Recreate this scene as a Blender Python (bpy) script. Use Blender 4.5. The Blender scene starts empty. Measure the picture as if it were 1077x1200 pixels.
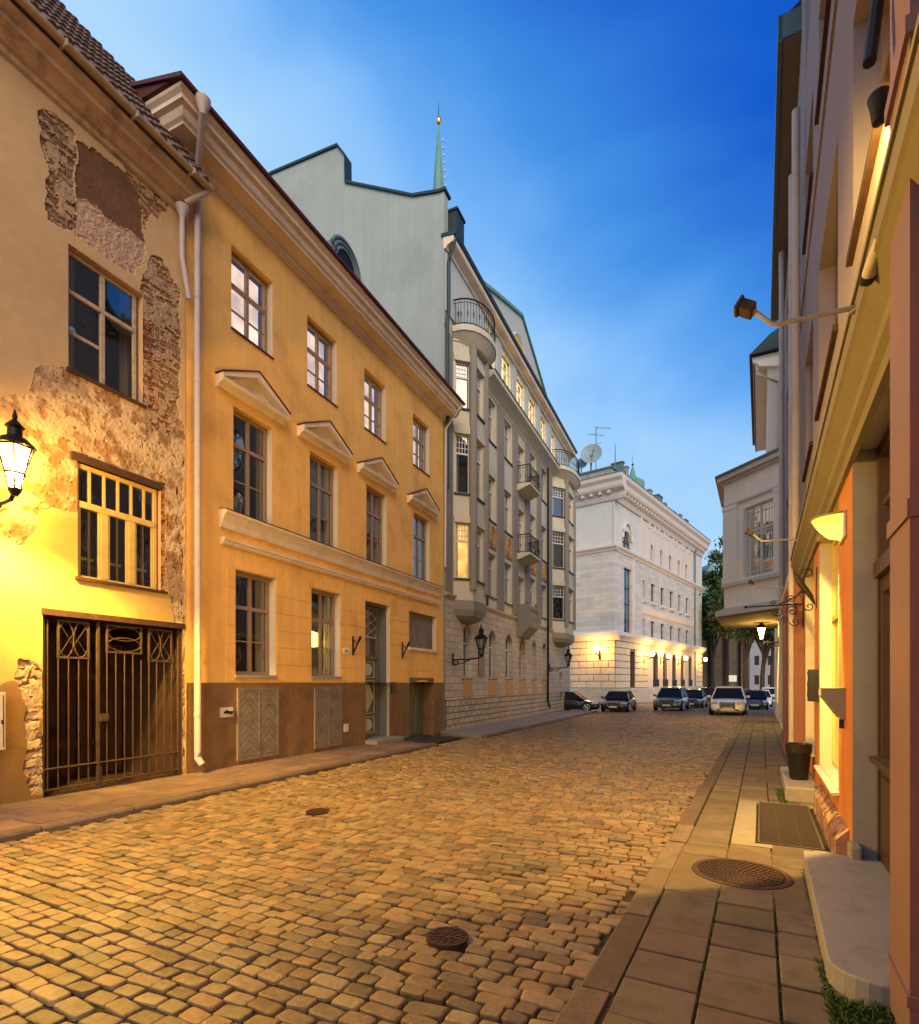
import bpy, bmesh, math, random
import numpy as np
from mathutils import Vector, Matrix
random.seed(7); RNG = np.random.default_rng(7)
SC = bpy.context.scene; COL = SC.collection
R = math.radians
# ------------------------------------------------------------------ camera / world / sun
CH, FP, CX, HY = 1.65, 650.0, 538.5, 800.0          # eye height, focal length and principal point in photo pixels
cd = bpy.data.cameras.new('camera'); cam = bpy.data.objects.new('camera', cd); COL.objects.link(cam)
cam.location = (0, 0, CH); cam.rotation_euler = (R(90), 0, 0)
cd.sensor_fit = 'HORIZONTAL'; cd.sensor_width = 36; cd.lens = FP / 1077 * 36
cd.shift_y = (HY - 600) / 1077; cd.clip_start = .05; cd.clip_end = 2000
SC.camera = cam
SC.view_settings.view_transform = 'Standard'; SC.view_settings.look = 'None'
SC.view_settings.exposure = 0.36; SC.view_settings.gamma = 1
SC.cycles.max_bounces = 8; SC.cycles.transparent_max_bounces = 16
SC.cycles.sample_clamp_indirect = 3.0
W = bpy.data.worlds.new('World'); SC.world = W; W.use_nodes = True
SUN_EL, SUN_AZ = 28, 167     # afterglow comes from behind the camera, low
def world():
    nt = W.node_tree; N = nt.nodes; L = nt.links; N.clear()
    out = N.new('ShaderNodeOutputWorld'); bg = N.new('ShaderNodeBackground'); L.new(bg.outputs[0], out.inputs[0])
    tc = N.new('ShaderNodeTexCoord')
    dp = N.new('ShaderNodeVectorMath'); dp.operation = 'DOT_PRODUCT'; L.new(tc.outputs['Generated'], dp.inputs[0])
    d = Vector((.42, .25, .87)).normalized(); dp.inputs[1].default_value = d
    nz = N.new('ShaderNodeTexNoise'); nz.inputs['Scale'].default_value = 1.9; nz.inputs['Detail'].default_value = 5
    nz.inputs['Roughness'].default_value = .45; nz.inputs['Distortion'].default_value = .4
    mp = N.new('ShaderNodeMapping'); mp.inputs['Scale'].default_value = (1, 1.2, 2.2); mp.inputs['Rotation'].default_value = (0, .5, .3)
    L.new(tc.outputs['Generated'], mp.inputs[0]); L.new(mp.outputs[0], nz.inputs[0])
    m = N.new('ShaderNodeMath'); m.operation = 'MULTIPLY_ADD'; L.new(nz.outputs[0], m.inputs[0]); m.inputs[1].default_value = -.27
    ad = N.new('ShaderNodeMath'); ad.operation = 'ADD'; ad.inputs[1].default_value = .132
    L.new(dp.outputs['Value'], ad.inputs[0]); L.new(ad.outputs[0], m.inputs[2])
    cr = N.new('ShaderNodeValToRGB'); L.new(m.outputs[0], cr.inputs[0])
    def lin(c): return tuple(((v/255)/12.92 if v/255 <= .04045 else ((v/255+.055)/1.055)**2.4) for v in c) + (1,)
    st = [(.0, (172, 206, 236)), (.61, (166, 206, 240)), (.69, (140, 190, 240)), (.755, (100, 164, 232)), (.82, (60, 136, 218)), (.92, (2, 84, 194)), (1.0, (0, 62, 166))]
    e = cr.color_ramp.elements; e[0].position = st[0][0]; e[0].color = lin(st[0][1]); e[1].position = st[-1][0]; e[1].color = lin(st[-1][1])
    for p, c in st[1:-1]:
        x = e.new(p); x.color = lin(c)
    sk = N.new('ShaderNodeTexSky'); sk.sky_type = 'NISHITA'; sk.sun_disc = False
    sk.sun_elevation = R(3); sk.sun_rotation = R(SUN_AZ)
    mx = N.new('ShaderNodeMix'); mx.data_type = 'RGBA'; mx.blend_type = 'ADD'; mx.inputs[0].default_value = .015
    L.new(cr.outputs[0], mx.inputs[6]); L.new(sk.outputs[0], mx.inputs[7]); L.new(mx.outputs[2], bg.inputs[0])
    bg.inputs[1].default_value = .86
world()
sd = bpy.data.lights.new('afterglow', 'SUN'); sd.energy = 2.7; sd.angle = R(50); sd.color = (1, .76, .54)
so = bpy.data.objects.new('afterglow', sd); COL.objects.link(so)
_a = R(SUN_AZ); _dir = Vector((math.sin(_a)*math.cos(R(SUN_EL)), math.cos(_a)*math.cos(R(SUN_EL)), math.sin(R(SUN_EL))))
so.rotation_euler = _dir.to_track_quat('Z', 'Y').to_euler()

# ------------------------------------------------------------------ helpers
def srgb(r, g, b): return tuple(((v/255)/12.92 if v/255 <= .04045 else ((v/255+.055)/1.055)**2.4) for v in (r, g, b))
def gz(Y): return -.008 * Y
def ground(px, py, drop=0):
    Y = (CH + drop) / ((py - HY) / FP - .008); return Vector(((px - CX) / FP * Y, Y, gz(Y) - drop))
def link(o, parent=None):
    COL.objects.link(o)
    if parent is not None: o.parent = parent
    return o
def tag(o, label=None, cat=None, group=None, kind=None):
    if label: o['label'] = label
    if cat: o['category'] = cat
    if group: o['group'] = group
    if kind: o['kind'] = kind
    return o
def thing(name, label, cat, loc=(0, 0, 0), rz=0, group=None):
    o = bpy.data.objects.new(name, None); o.location = loc; o.rotation_euler = (0, 0, rz); o.empty_display_size = .3
    link(o); return tag(o, label, cat, group)
class Fr:
    """street wall frame: s along the wall, d outwards to the street, z up"""
    def __init__(f, x0, y0, vp, side):
        t = math.atan((vp - CX) / FP); f.u = (math.sin(t), math.cos(t)); f.O = (x0, y0); f.sg = side
        f.n = (-f.u[1]*side, f.u[0]*side); f.rz = math.atan2(f.u[1], f.u[0])
    def s(f, px, d=0):
        T = (px - CX) / FP; ox, oy = f.O[0] + f.n[0]*d, f.O[1] + f.n[1]*d
        return (T*oy - ox) / (f.u[0] - T*f.u[1])
    def Y(f, s, d=0): return f.O[1] + f.u[1]*s + f.n[1]*d
    def z(f, px, py, d=0): return CH + (HY - py) / FP * f.Y(f.s(px, d), d)
    def w(f, s, d=0, z=0): return Vector((f.O[0] + f.u[0]*s + f.n[0]*d, f.O[1] + f.u[1]*s + f.n[1]*d, z))
    def g(f, s, d=0): return gz(f.Y(s, d))
class MB:
    def __init__(m, side=1, tf=None): m.v = []; m.f = []; m.sg = side; m.tf = tf
    def P(m, s, d, z):
        if m.tf: s, d = m.tf(s, d)
        m.v.append((s, m.sg*d, z)); return len(m.v) - 1
    def face(m, pts): m.f.append([m.P(*p) for p in pts])
    def box(m, s0, s1, d0, d1, z0, z1):
        i = [m.P(s, d, z) for z in (z0, z1) for s, d in ((s0, d0), (s1, d0), (s1, d1), (s0, d1))]
        for q in ((0, 3, 2, 1), (4, 5, 6, 7), (0, 1, 5, 4), (1, 2, 6, 5), (2, 3, 7, 6), (3, 0, 4, 7)): m.f.append([i[k] for k in q])
        return m
    def prism_s(m, s0, s1, prof):           # profile of (d,z) pushed along s
        a = [m.P(s0, d, z) for d, z in prof]; b = [m.P(s1, d, z) for d, z in prof]; n = len(prof)
        for k in range(n): m.f.append([a[k], a[(k+1) % n], b[(k+1) % n], b[k]])
        m.f.append(a[::-1]); m.f.append(b); return m
    def prism_d(m, d0, d1, prof):           # outline of (s,z) given thickness in d
        a = [m.P(s, d0, z) for s, z in prof]; b = [m.P(s, d1, z) for s, z in prof]; n = len(prof)
        for k in range(n): m.f.append([a[k], a[(k+1) % n], b[(k+1) % n], b[k]])
        m.f.append(a[::-1]); m.f.append(b); return m
    def prism_z(m, z0, z1, prof):
        a = [m.P(s, d, z0) for s, d in prof]; b = [m.P(s, d, z1) for s, d in prof]; n = len(prof)
        for k in range(n): m.f.append([a[k], a[(k+1) % n], b[(k+1) % n], b[k]])
        m.f.append(a[::-1]); m.f.append(b); return m
    def tube(m, pts, r, n=8, closed=False):
        pts = [Vector(p) for p in pts]; rings = []; N = len(pts)
        rr = r if isinstance(r, (list, tuple)) else [r]*N
        for i, p in enumerate(pts):
            a = pts[i-1] if (i or closed) else p; b = pts[(i+1) % N] if (i < N-1 or closed) else p
            t = (b - a).normalized(); up = Vector((0, 0, 1)) if abs(t.z) < .95 else Vector((1, 0, 0))
            x = t.cross(up).normalized(); y = t.cross(x).normalized()
            rings.append([m.P(*(p + x*rr[i]*math.cos(2*math.pi*k/n) + y*rr[i]*math.sin(2*math.pi*k/n))) for k in range(n)])
        for i in range(N if closed else N-1):
            A, B = rings[i], rings[(i+1) % N]
            for k in range(n): m.f.append([A[k], A[(k+1) % n], B[(k+1) % n], B[k]])
        if not closed: m.f.append(rings[0][::-1]); m.f.append(rings[-1])
        return m
    def lathe(m, s, d, prof, n=16, ph=0):   # prof of (r,z)
        rings = [[m.P(s + r*math.cos(2*math.pi*(k+ph)/n), d + r*math.sin(2*math.pi*(k+ph)/n), z) for k in range(n)] for r, z in prof]
        for A, B in zip(rings, rings[1:]):
            for k in range(n): m.f.append([A[k], A[(k+1) % n], B[(k+1) % n], B[k]])
        m.f.append(rings[0][::-1]); m.f.append(rings[-1]); return m
    def wall(m, s0, s1, z0, z1, holes=(), d=0, reveal=.2):
        S = sorted({s0, s1, *[h[0] for h in holes], *[h[1] for h in holes]}); Z = sorted({z0, z1, *[h[2] for h in holes], *[h[3] for h in holes]})
        for a, b in zip(S, S[1:]):
            for c, e in zip(Z, Z[1:]):
                cs, cz = (a+b)/2, (c+e)/2
                if any(h[0] < cs < h[1] and h[2] < cz < h[3] for h in holes): continue
                m.face([(a, d, c), (b, d, c), (b, d, e), (a, d, e)])
        for h in holes:
            a, b, c, e = h[:4]; k = d - reveal
            if len(h) > 4:
                r = (b-a)/2; cc = (a+b)/2; rz = min(r, h[4]) if h[4] is not True else r; sp = e - rz; n = 12
                pts = [(cc - r*math.cos(math.pi*i/n), sp + rz*math.sin(math.pi*i/n)) for i in range(n+1)]
                for p, q in zip(pts, pts[1:]):
                    m.face([(p[0], d, p[1]), (q[0], d, q[1]), (q[0], d, e), (p[0], d, e)])
                    m.face([(p[0], d, p[1]), (q[0], d, q[1]), (q[0], k, q[1]), (p[0], k, p[1])])
            else:
                sp = e; m.face([(a, d, e), (b, d, e), (b, k, e), (a, k, e)])
            m.face([(a, d, c), (a, d, sp), (a, k, sp), (a, k, c)]); m.face([(b, d, c), (b, d, sp), (b, k, sp), (b, k, c)])
            m.face([(a, d, c), (b, d, c), (b, k, c), (a, k, c)])
        return m
    def build(m, name, mat, parent=None, smooth=False, bevel=0, recalc=True, label=None):
        me = bpy.data.meshes.new(name); me.from_pydata(m.v, [], m.f); me.materials.append(mat)
        bm = bmesh.new(); bm.from_mesh(me)
        bmesh.ops.remove_doubles(bm, verts=bm.verts, dist=.0004)
        if recalc: bmesh.ops.recalc_face_normals(bm, faces=bm.faces)
        bm.to_mesh(me); bm.free()
        o = bpy.data.objects.new(name, me); link(o, parent)
        if smooth:
            me.polygons.foreach_set('use_smooth', [True]*len(me.polygons))
            try: me.set_sharp_from_angle(angle=R(40))
            except Exception: pass
        if bevel:
            b = o.modifiers.new('bevel', 'BEVEL'); b.width = bevel; b.segments = 2; b.limit_method = 'ANGLE'; b.angle_limit = R(40)
        if label: o['label'] = label
        return o
def npmesh(name, V, F, mat, parent=None, cols=None, smooth=False):
    """V (n,3); F list of (m,k) index arrays; cols (n,3)"""
    me = bpy.data.meshes.new(name); V = np.asarray(V, np.float32)
    me.vertices.add(len(V)); me.vertices.foreach_set('co', V.ravel())
    tot = np.concatenate([np.full(len(f), f.shape[1]) for f in F]); idx = np.concatenate([f.ravel() for f in F]).astype(np.int32)
    me.loops.add(len(idx)); me.loops.foreach_set('vertex_index', idx)
    me.polygons.add(len(tot)); st = np.concatenate([[0], np.cumsum(tot)[:-1]]).astype(np.int32)
    me.polygons.foreach_set('loop_start', st); me.polygons.foreach_set('loop_total', tot.astype(np.int32))
    me.polygons.foreach_set('use_smooth', np.full(len(tot), smooth)); me.update(calc_edges=True); me.validate()
    if cols is not None:
        ca = me.color_attributes.new('Col', 'FLOAT_COLOR', 'POINT'); ca.data.foreach_set('color', np.c_[cols, np.ones(len(cols))].astype(np.float32).ravel())
    me.materials.append(mat); o = bpy.data.objects.new(name, me); link(o, parent); return o

# ------------------------------------------------------------------ materials
MATS = {}
def mat(name, col, rough=.8, var=.12, scale=3., bump=.25, bscale=40., metal=0, streak=0., dirt=None, dirt_amt=.0, dscale=1.2,
        brick=None, attr=False, spec=.3, bdist=.01):
    if name in MATS: return MATS[name]
    m = bpy.data.materials.new(name); m.use_nodes = True; nt = m.node_tree; N = nt.nodes; L = nt.links
    b = N['Principled BSDF']; b.inputs['Roughness'].default_value = rough; b.inputs['Metallic'].default_value = metal
    b.inputs['Specular IOR Level'].default_value = spec
    tc = N.new('ShaderNodeTexCoord')
    def noise(sc, det=6, ro=.6, vec=None):
        n = N.new('ShaderNodeTexNoise'); n.inputs['Scale'].default_value = sc; n.inputs['Detail'].default_value = det; n.inputs['Roughness'].default_value = ro
        L.new(vec or tc.outputs['Object'], n.inputs['Vector']); return n.outputs[0]
    def math_(op, a, b2, c=None):
        x = N.new('ShaderNodeMath'); x.operation = op
        for i, q in enumerate((a, b2, c)):
            if q is None: continue
            if isinstance(q, (int, float)): x.inputs[i].default_value = q
            else: L.new(q, x.inputs[i])
        return x.outputs[0]
    def mix(f, a, c, mode='MIX'):
        x = N.new('ShaderNodeMix'); x.data_type = 'RGBA'; x.blend_type = mode
        for i, q in ((0, f), (6, a), (7, c)):
            if isinstance(q, (int, float)): x.inputs[i].default_value = q
            elif isinstance(q, tuple): x.inputs[i].default_value = (q + (1,))[:4]
            else: L.new(q, x.inputs[i])
        return x.outputs[2]
    if attr:
        at = N.new('ShaderNodeAttribute'); at.attribute_name = 'Col'; c = at.outputs['Color']
    else: c = tuple(col) + (1,)
    hgt = None
    if brick:   # (row height, width, offset, mortar, mortar colour factor)
        sp = N.new('ShaderNodeSeparateXYZ'); L.new(tc.outputs['Object'], sp.inputs[0])
        cb = N.new('ShaderNodeCombineXYZ'); L.new(math_('ADD', sp.outputs[0], sp.outputs[1]), cb.inputs[0]); L.new(sp.outputs[2], cb.inputs[1])
        bt = N.new('ShaderNodeTexBrick'); L.new(cb.outputs[0], bt.inputs['Vector']); bt.inputs['Scale'].default_value = 1
        bt.inputs['Row Height'].default_value = brick[0]; bt.inputs['Brick Width'].default_value = brick[1]; bt.offset = brick[2]
        bt.inputs['Mortar Size'].default_value = brick[3]; bt.inputs['Mortar Smooth'].default_value = .3; bt.inputs['Bias'].default_value = 0
        k = brick[4]; a = tuple(col)
        bt.inputs['Color1'].default_value = tuple(v*.88 for v in a) + (1,); bt.inputs['Color2'].default_value = tuple(min(1, v*1.1) for v in a) + (1,)
        bt.inputs['Mortar'].default_value = tuple(v*k for v in a) + (1,); c = bt.outputs['Color']; hgt = bt.outputs['Fac']
    n1 = noise(scale); f1 = math_('MULTIPLY_ADD', n1, 2*var*2, 1 - 2*var)
    rgb = N.new('ShaderNodeCombineColor')
    for i in range(3): L.new(f1, rgb.inputs[i])
    c = mix(1.0, c, rgb.outputs[0], 'MULTIPLY')
    if streak:
        mp = N.new('ShaderNodeMapping'); mp.inputs['Scale'].default_value = (6, 6, .25); L.new(tc.outputs['Object'], mp.inputs[0])
        n2 = noise(1.0, 4, .6, mp.outputs[0]); f2 = math_('MULTIPLY_ADD', n2, 2*streak, 1 - streak)
        r2 = N.new('ShaderNodeCombineColor')
        for i in range(3): L.new(f2, r2.inputs[i])
        c = mix(1.0, c, r2.outputs[0], 'MULTIPLY')
    if dirt:
        n3 = noise(dscale, 8, .65); mr = N.new('ShaderNodeMapRange'); mr.inputs[1].default_value = .5; mr.inputs[2].default_value = .68
        L.new(n3, mr.inputs[0]); c = mix(math_('MULTIPLY', mr.outputs[0], dirt_amt), c, tuple(dirt))
    L.new(c, b.inputs['Base Color']) if not isinstance(c, tuple) else None
    if bump or hgt is not None:
        bp = N.new('ShaderNodeBump'); bp.inputs['Strength'].default_value = bump if hgt is None else max(bump, .6); bp.inputs['Distance'].default_value = bdist
        nb = noise(bscale, 5, .65)
        if hgt is not None:
            h = math_('MULTIPLY_ADD', hgt, -1.6, math_('MULTIPLY', nb, .5)); L.new(h, bp.inputs['Height'])
        else: L.new(nb, bp.inputs['Height'])
        L.new(bp.outputs[0], b.inputs['Normal'])
    MATS[name] = m; return m
def emis(name, col, st, pattern=False, through=False):
    if name in MATS: return MATS[name]
    m = bpy.data.materials.new(name); m.use_nodes = True; nt = m.node_tree; N = nt.nodes; L = nt.links; N.clear()
    o = N.new('ShaderNodeOutputMaterial'); e = N.new('ShaderNodeEmission'); e.inputs[0].default_value = tuple(col) + (1,); e.inputs[1].default_value = st
    if through:         # glowing glass that also lets light out
        ad = N.new('ShaderNodeAddShader'); tr = N.new('ShaderNodeBsdfTransparent'); tr.inputs[0].default_value = (.9, .9, .9, 1)
        L.new(e.outputs[0], ad.inputs[0]); L.new(tr.outputs[0], ad.inputs[1]); L.new(ad.outputs[0], o.inputs[0])
    else: L.new(e.outputs[0], o.inputs[0])
    if pattern:
        tc = N.new('ShaderNodeTexCoord'); n = N.new('ShaderNodeTexNoise'); n.inputs['Scale'].default_value = 1.6; n.inputs['Detail'].default_value = 3
        L.new(tc.outputs['Object'], n.inputs['Vector']); mr = N.new('ShaderNodeMapRange'); mr.inputs[1].default_value = .3; mr.inputs[2].default_value = .7
        mr.inputs[3].default_value = st*.35; mr.inputs[4].default_value = st*1.4; L.new(n.outputs[0], mr.inputs[0]); L.new(mr.outputs[0], e.inputs[1])
    MATS[name] = m; return m
def glassmat(name='window_glass', base=.12, wav=.5, tint=(1, 1, 1)):
    if name in MATS: return MATS[name]
    m = bpy.data.materials.new(name); m.use_nodes = True; nt = m.node_tree; N = nt.nodes; L = nt.links; N.clear()
    o = N.new('ShaderNodeOutputMaterial'); mx = N.new('ShaderNodeMixShader'); t = N.new('ShaderNodeBsdfTransparent'); g = N.new('ShaderNodeBsdfGlossy')
    g.inputs['Roughness'].default_value = .02; g.inputs[0].default_value = tint + (1,); t.inputs[0].default_value = (.85, .88, .88, 1)
    fr = N.new('ShaderNodeFresnel'); fr.inputs[0].default_value = 1.55; a = N.new('ShaderNodeMath'); a.operation = 'MULTIPLY_ADD'
    L.new(fr.outputs[0], a.inputs[0]); a.inputs[1].default_value = 1.5; a.inputs[2].default_value = base; a.use_clamp = True
    tc = N.new('ShaderNodeTexCoord'); n = N.new('ShaderNodeTexNoise'); n.inputs['Scale'].default_value = 2.5; n.inputs['Detail'].default_value = 1
    L.new(tc.outputs['Object'], n.inputs['Vector']); bp = N.new('ShaderNodeBump'); bp.inputs['Strength'].default_value = wav; bp.inputs['Distance'].default_value = .01
    L.new(n.outputs[0], bp.inputs['Height']); L.new(bp.outputs[0], g.inputs['Normal'])
    L.new(a.outputs[0], mx.inputs[0]); L.new(t.outputs[0], mx.inputs[1]); L.new(g.outputs[0], mx.inputs[2]); L.new(mx.outputs[0], o.inputs[0])
    MATS[name] = m; return m
M = dict(
    l1plaster=mat('old_plaster', (.3, .2, .1), .9, .06, 8, .5, 60, attr=True, bdist=.008),
    ochre=mat('ochre_plaster', (.84, .48, .13), .85, .10, 1.3, .4, 45, streak=.15, dirt=(.46, .23, .06), dirt_amt=.55, dscale=.8),
    plinth=mat('brown_plinth', (.20, .11, .048), .85, .18, 2, .5, 30, streak=.2, dirt=(.10, .06, .035), dirt_amt=.7, dscale=1.8),
    cream=mat('cream_stucco', (.74, .61, .46), .8, .06, 2.5, .2, 40, streak=.08, dirt=(.36, .26, .17), dirt_amt=.4, dscale=1.4),
    cream_plain=mat('cream_reveal', (.55, .48, .38), .8, .05, 3, .15, 40),  # one even cream for reveals and the arcade wall
    oldcornice=mat('weathered_wood', (.52, .36, .21), .85, .14, 2, .4, 50, streak=.2, dirt=(.12, .07, .04), dirt_amt=.7, dscale=2.5),
    tile=mat('clay_tile', (.13, .085, .075), .85, .3, 5, .5, 30, dirt=(.05, .045, .045), dirt_amt=.6, dscale=3),
    redmetal=mat('red_painted_metal', (.09, .022, .018), .5, .1, 4, .05),
    pipe=mat('pale_painted_pipe', (.50, .43, .40), .5, .07, 3, .05, streak=.08, dirt=(.3, .22, .17), dirt_amt=.3, dscale=4),
    woodframe=mat('aged_window_wood', (.30, .20, .13), .6, .12, 6, .2, 60),
    peelframe=mat('peeling_window_wood', (.50, .40, .27), .7, .18, 9, .5, 60, dirt=(.2, .08, .05), dirt_amt=.7, dscale=9),
    yellowframe=mat('yellow_window_wood', (.62, .46, .16), .65, .12, 6, .3, 60, dirt=(.3, .17, .06), dirt_amt=.5, dscale=6),
    whiteframe=mat('white_window_wood', (.62, .60, .57), .5, .05, 6, .05),
    darkwood=mat('dark_beam', (.07, .035, .022), .9, .3, 9, .8, 40),
    dark=mat('dark_interior', (.025, .02, .018), .9, .2, 2, 0),
    curtain=mat('curtain_cloth', (.6, .55, .5), .9, .08, 4, .1, 10),
    iron=mat('wrought_iron', (.018, .017, .018), .5, .2, 10, .2, 60, metal=.6),
    rust=mat('rusty_iron', (.075, .048, .028), .75, .3, 8, .4, 60, metal=.3),
    greendoor=mat('grey_green_paint', (.14, .135, .12), .6, .1, 5, .15, 40),
    doorwhite=mat('door_white_paint', (.5, .47, .42), .6, .06, 5, .1),
    planks=mat('grey_planks', (.20, .16, .13), .75, .18, 6, .3, 50, dirt=(.09, .06, .04), dirt_amt=.5, dscale=5),
    firewall=mat('pale_green_render', (.315, .36, .34), .9, .06, 1.1, .25, 30, streak=.14, dirt=(.24, .27, .25), dirt_amt=.5, dscale=.45),
    grayren=mat('grey_beige_render', (.54, .50, .39), .85, .06, 1.6, .2, 35, streak=.07, dirt=(.3, .27, .21), dirt_amt=.3),
    pilgrey=mat('dark_grey_render', (.235, .215, .18), .85, .07, 2, .2, 35, streak=.08),
    palegrey=mat('pale_blue_grey_render', (.42, .45, .42), .85, .06, 2, .2, 35),
    stone=mat('limestone_ashlar', (.46, .41, .35), .85, .12, 2, .5, 14, brick=(.27, .62, .5, .012, .5), bdist=.015),
    roughstone=mat('rock_faced_stone', (.42, .36, .29), .9, .2, 5, 1.0, 7, brick=(.24, .55, .37, .02, .4), bdist=.06),
    ornament=mat('sandstone_relief', (.50, .30, .14), .9, .3, 12, 1.0, 14, bdist=.05),
    wstone=mat('white_stone', (.50, .48, .455), .85, .08, 1.2, .3, 20, brick=(.42, 1.5, .5, .012, .72), streak=.08, bdist=.01),
    wplain=mat('white_render', (.54, .53, .51), .85, .06, 1.2, .2, 30, streak=.08),
    wtrim=mat('white_trim', (.58, .53, .49), .8, .05, 2, .2, 30),
    wblocks=mat('rusticated_blocks', (.60, .49, .36), .85, .1, 2, .5, 18, bdist=.02),
    mortar=mat('block_joint', (.10, .08, .06), .9, .1, 4, .2),
    wattic=mat('stained_attic_wall', (.30, .29, .27), .9, .25, 2.5, .4, 20, dirt=(.1, .1, .1), dirt_amt=.8, dscale=3),
    zinc=mat('green_grey_zinc', (.13, .18, .18), .5, .15, 3, .1, metal=.3),
    verdigris=mat('verdigris_copper', (.13, .27, .23), .65, .2, 4, .3, dirt=(.05, .1, .1), dirt_amt=.5),
    gold=mat('gilded_ball', (.9, .55, .15), .3, .05, 4, 0, metal=1),
    darkmetal=mat('dark_green_metal', (.03, .05, .055), .5, .1, 4, .05, metal=.3),
    orange=mat('orange_plaster', (.50, .18, .045), .85, .09, 2, .3, 30, streak=.12, dirt=(.4, .14, .05), dirt_amt=.4),
    mauve=mat('mauve_render', (.29, .245, .262), .85, .05, 1.5, .15, 35, streak=.08),
    pinkpil=mat('pink_pilaster', (.27, .12, .095), .8, .08, 2, .2, 30, streak=.1, dirt=(.2, .07, .05), dirt_amt=.4),
    greypost=mat('grey_door_surround', (.31, .285, .27), .85, .08, 3, .4, 30, streak=.08, dirt=(.2, .16, .13), dirt_amt=.35),
    brownwood=mat('dark_brown_door_wood', (.06, .032, .022), .45, .2, 6, .2, 50),
    asphalt=mat('asphalt', (.07, .06, .052), .85, .2, 1.5, .5, 80, dirt=(.045, .04, .036), dirt_amt=.5),
    joint=mat('joint_dirt', (.030, .024, .016), .95, .3, 9, .5, 60, dirt=(.035, .045, .012), dirt_amt=.8, dscale=3),
    cobble=mat('cobble_granite', (.2, .15, .12), .52, .18, 24, 1.0, 38, attr=True, spec=.35, dirt=(.06, .045, .03), dirt_amt=.45, dscale=5, bdist=.008),
    slab=mat('paving_slab', (.2, .16, .13), .8, .16, 5, .8, 70, attr=True, spec=.3, dirt=(.06, .05, .04), dirt_amt=.55, dscale=3.2, bdist=.006),
    kerb=mat('granite_kerb', (.2, .15, .12), .75, .2, 9, 1.0, 40, attr=True, dirt=(.07, .055, .04), dirt_amt=.5, dscale=4, bdist=.012),
    granite=mat('pale_terrazzo_step', (.27, .25, .235), .55, .10, 50, .2, 120, dirt=(.17, .14, .12), dirt_amt=.5, dscale=5),
    castiron=mat('cast_iron_cover', (.07, .04, .028), .6, .25, 20, .4, 60, metal=.5),
    grate=mat('steel_grating', (.16, .12, .09), .5, .1, 20, .2, metal=.6),
    concrete=mat('pale_concrete', (.26, .23, .19), .9, .14, 4, .4, 60, dirt=(.18, .14, .11), dirt_amt=.4),
    blackplastic=mat('black_planter', (.015, .014, .016), .35, .1, 4, .02),
    leaf=mat('dark_leaves', (.035, .065, .02), .7, .3, 3, 0, attr=True),
    bark=mat('tree_bark', (.05, .035, .025), .9, .3, 6, .8, 20),
    whitebox=mat('white_metal_box', (.55, .5, .46), .5, .04, 3, .05),
    steelarm=mat('painted_steel_arm', (.42, .36, .30), .4, .05, 3, .02, metal=.3),
    tyre=mat('tyre_rubber', (.015, .015, .015), .9, .1, 4, .1),
    rim=mat('alloy_rim', (.45, .45, .46), .3, .03, 4, 0, metal=.9),
    carglass=mat('car_window', (.012, .012, .013), .3, .03, 2, 0, spec=.12),
    farstone=mat('far_stone', (.10, .085, .065), .9, .2, 1, .3, 10, brick=(.4, .9, .5, .02, .6)),
    farpale=mat('far_pale_render', (.24, .26, .30), .9, .05, 1, .1),
    grass=mat('grass_blades', (.05, .09, .018), .8, .3, 5, 0),
    numwhite=mat('enamel_white', (.7, .68, .62), .4, .03, 3, 0), black=mat('black_paint', (.02, .02, .02), .5, .05, 3, 0),
    glass=glassmat(), glass2=glassmat('old_glass', .10, 1.2),
    warmbright=emis('bright_room_light', (1, .50, .12), 9, True), warmbay=emis('shaded_lamp_light', (1, .50, .12), 1.7, True),
    warm=emis('warm_room_light', (1, .62, .24), 3.2, True), warmsoft=emis('blind_emission', (1, .70, .46), 1.05, True),
    lampglow=emis('lamp_glass_glow', (1, .70, .25), 9, through=True), globe=emis('globe_glow', (1, .66, .25), 12, through=True), sconce=emis('sconce_glow', (1, .74, .07), 1.25, through=True),
)
# building frames
FL = Fr(-9.83, 0, 825, -1)
FRR = Fr(.826, 0, 892, 1)
def bempty(fr, name, label, cat, s=0):
    return thing(name, label, cat, (fr.O[0], fr.O[1], 0), fr.rz)

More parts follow.
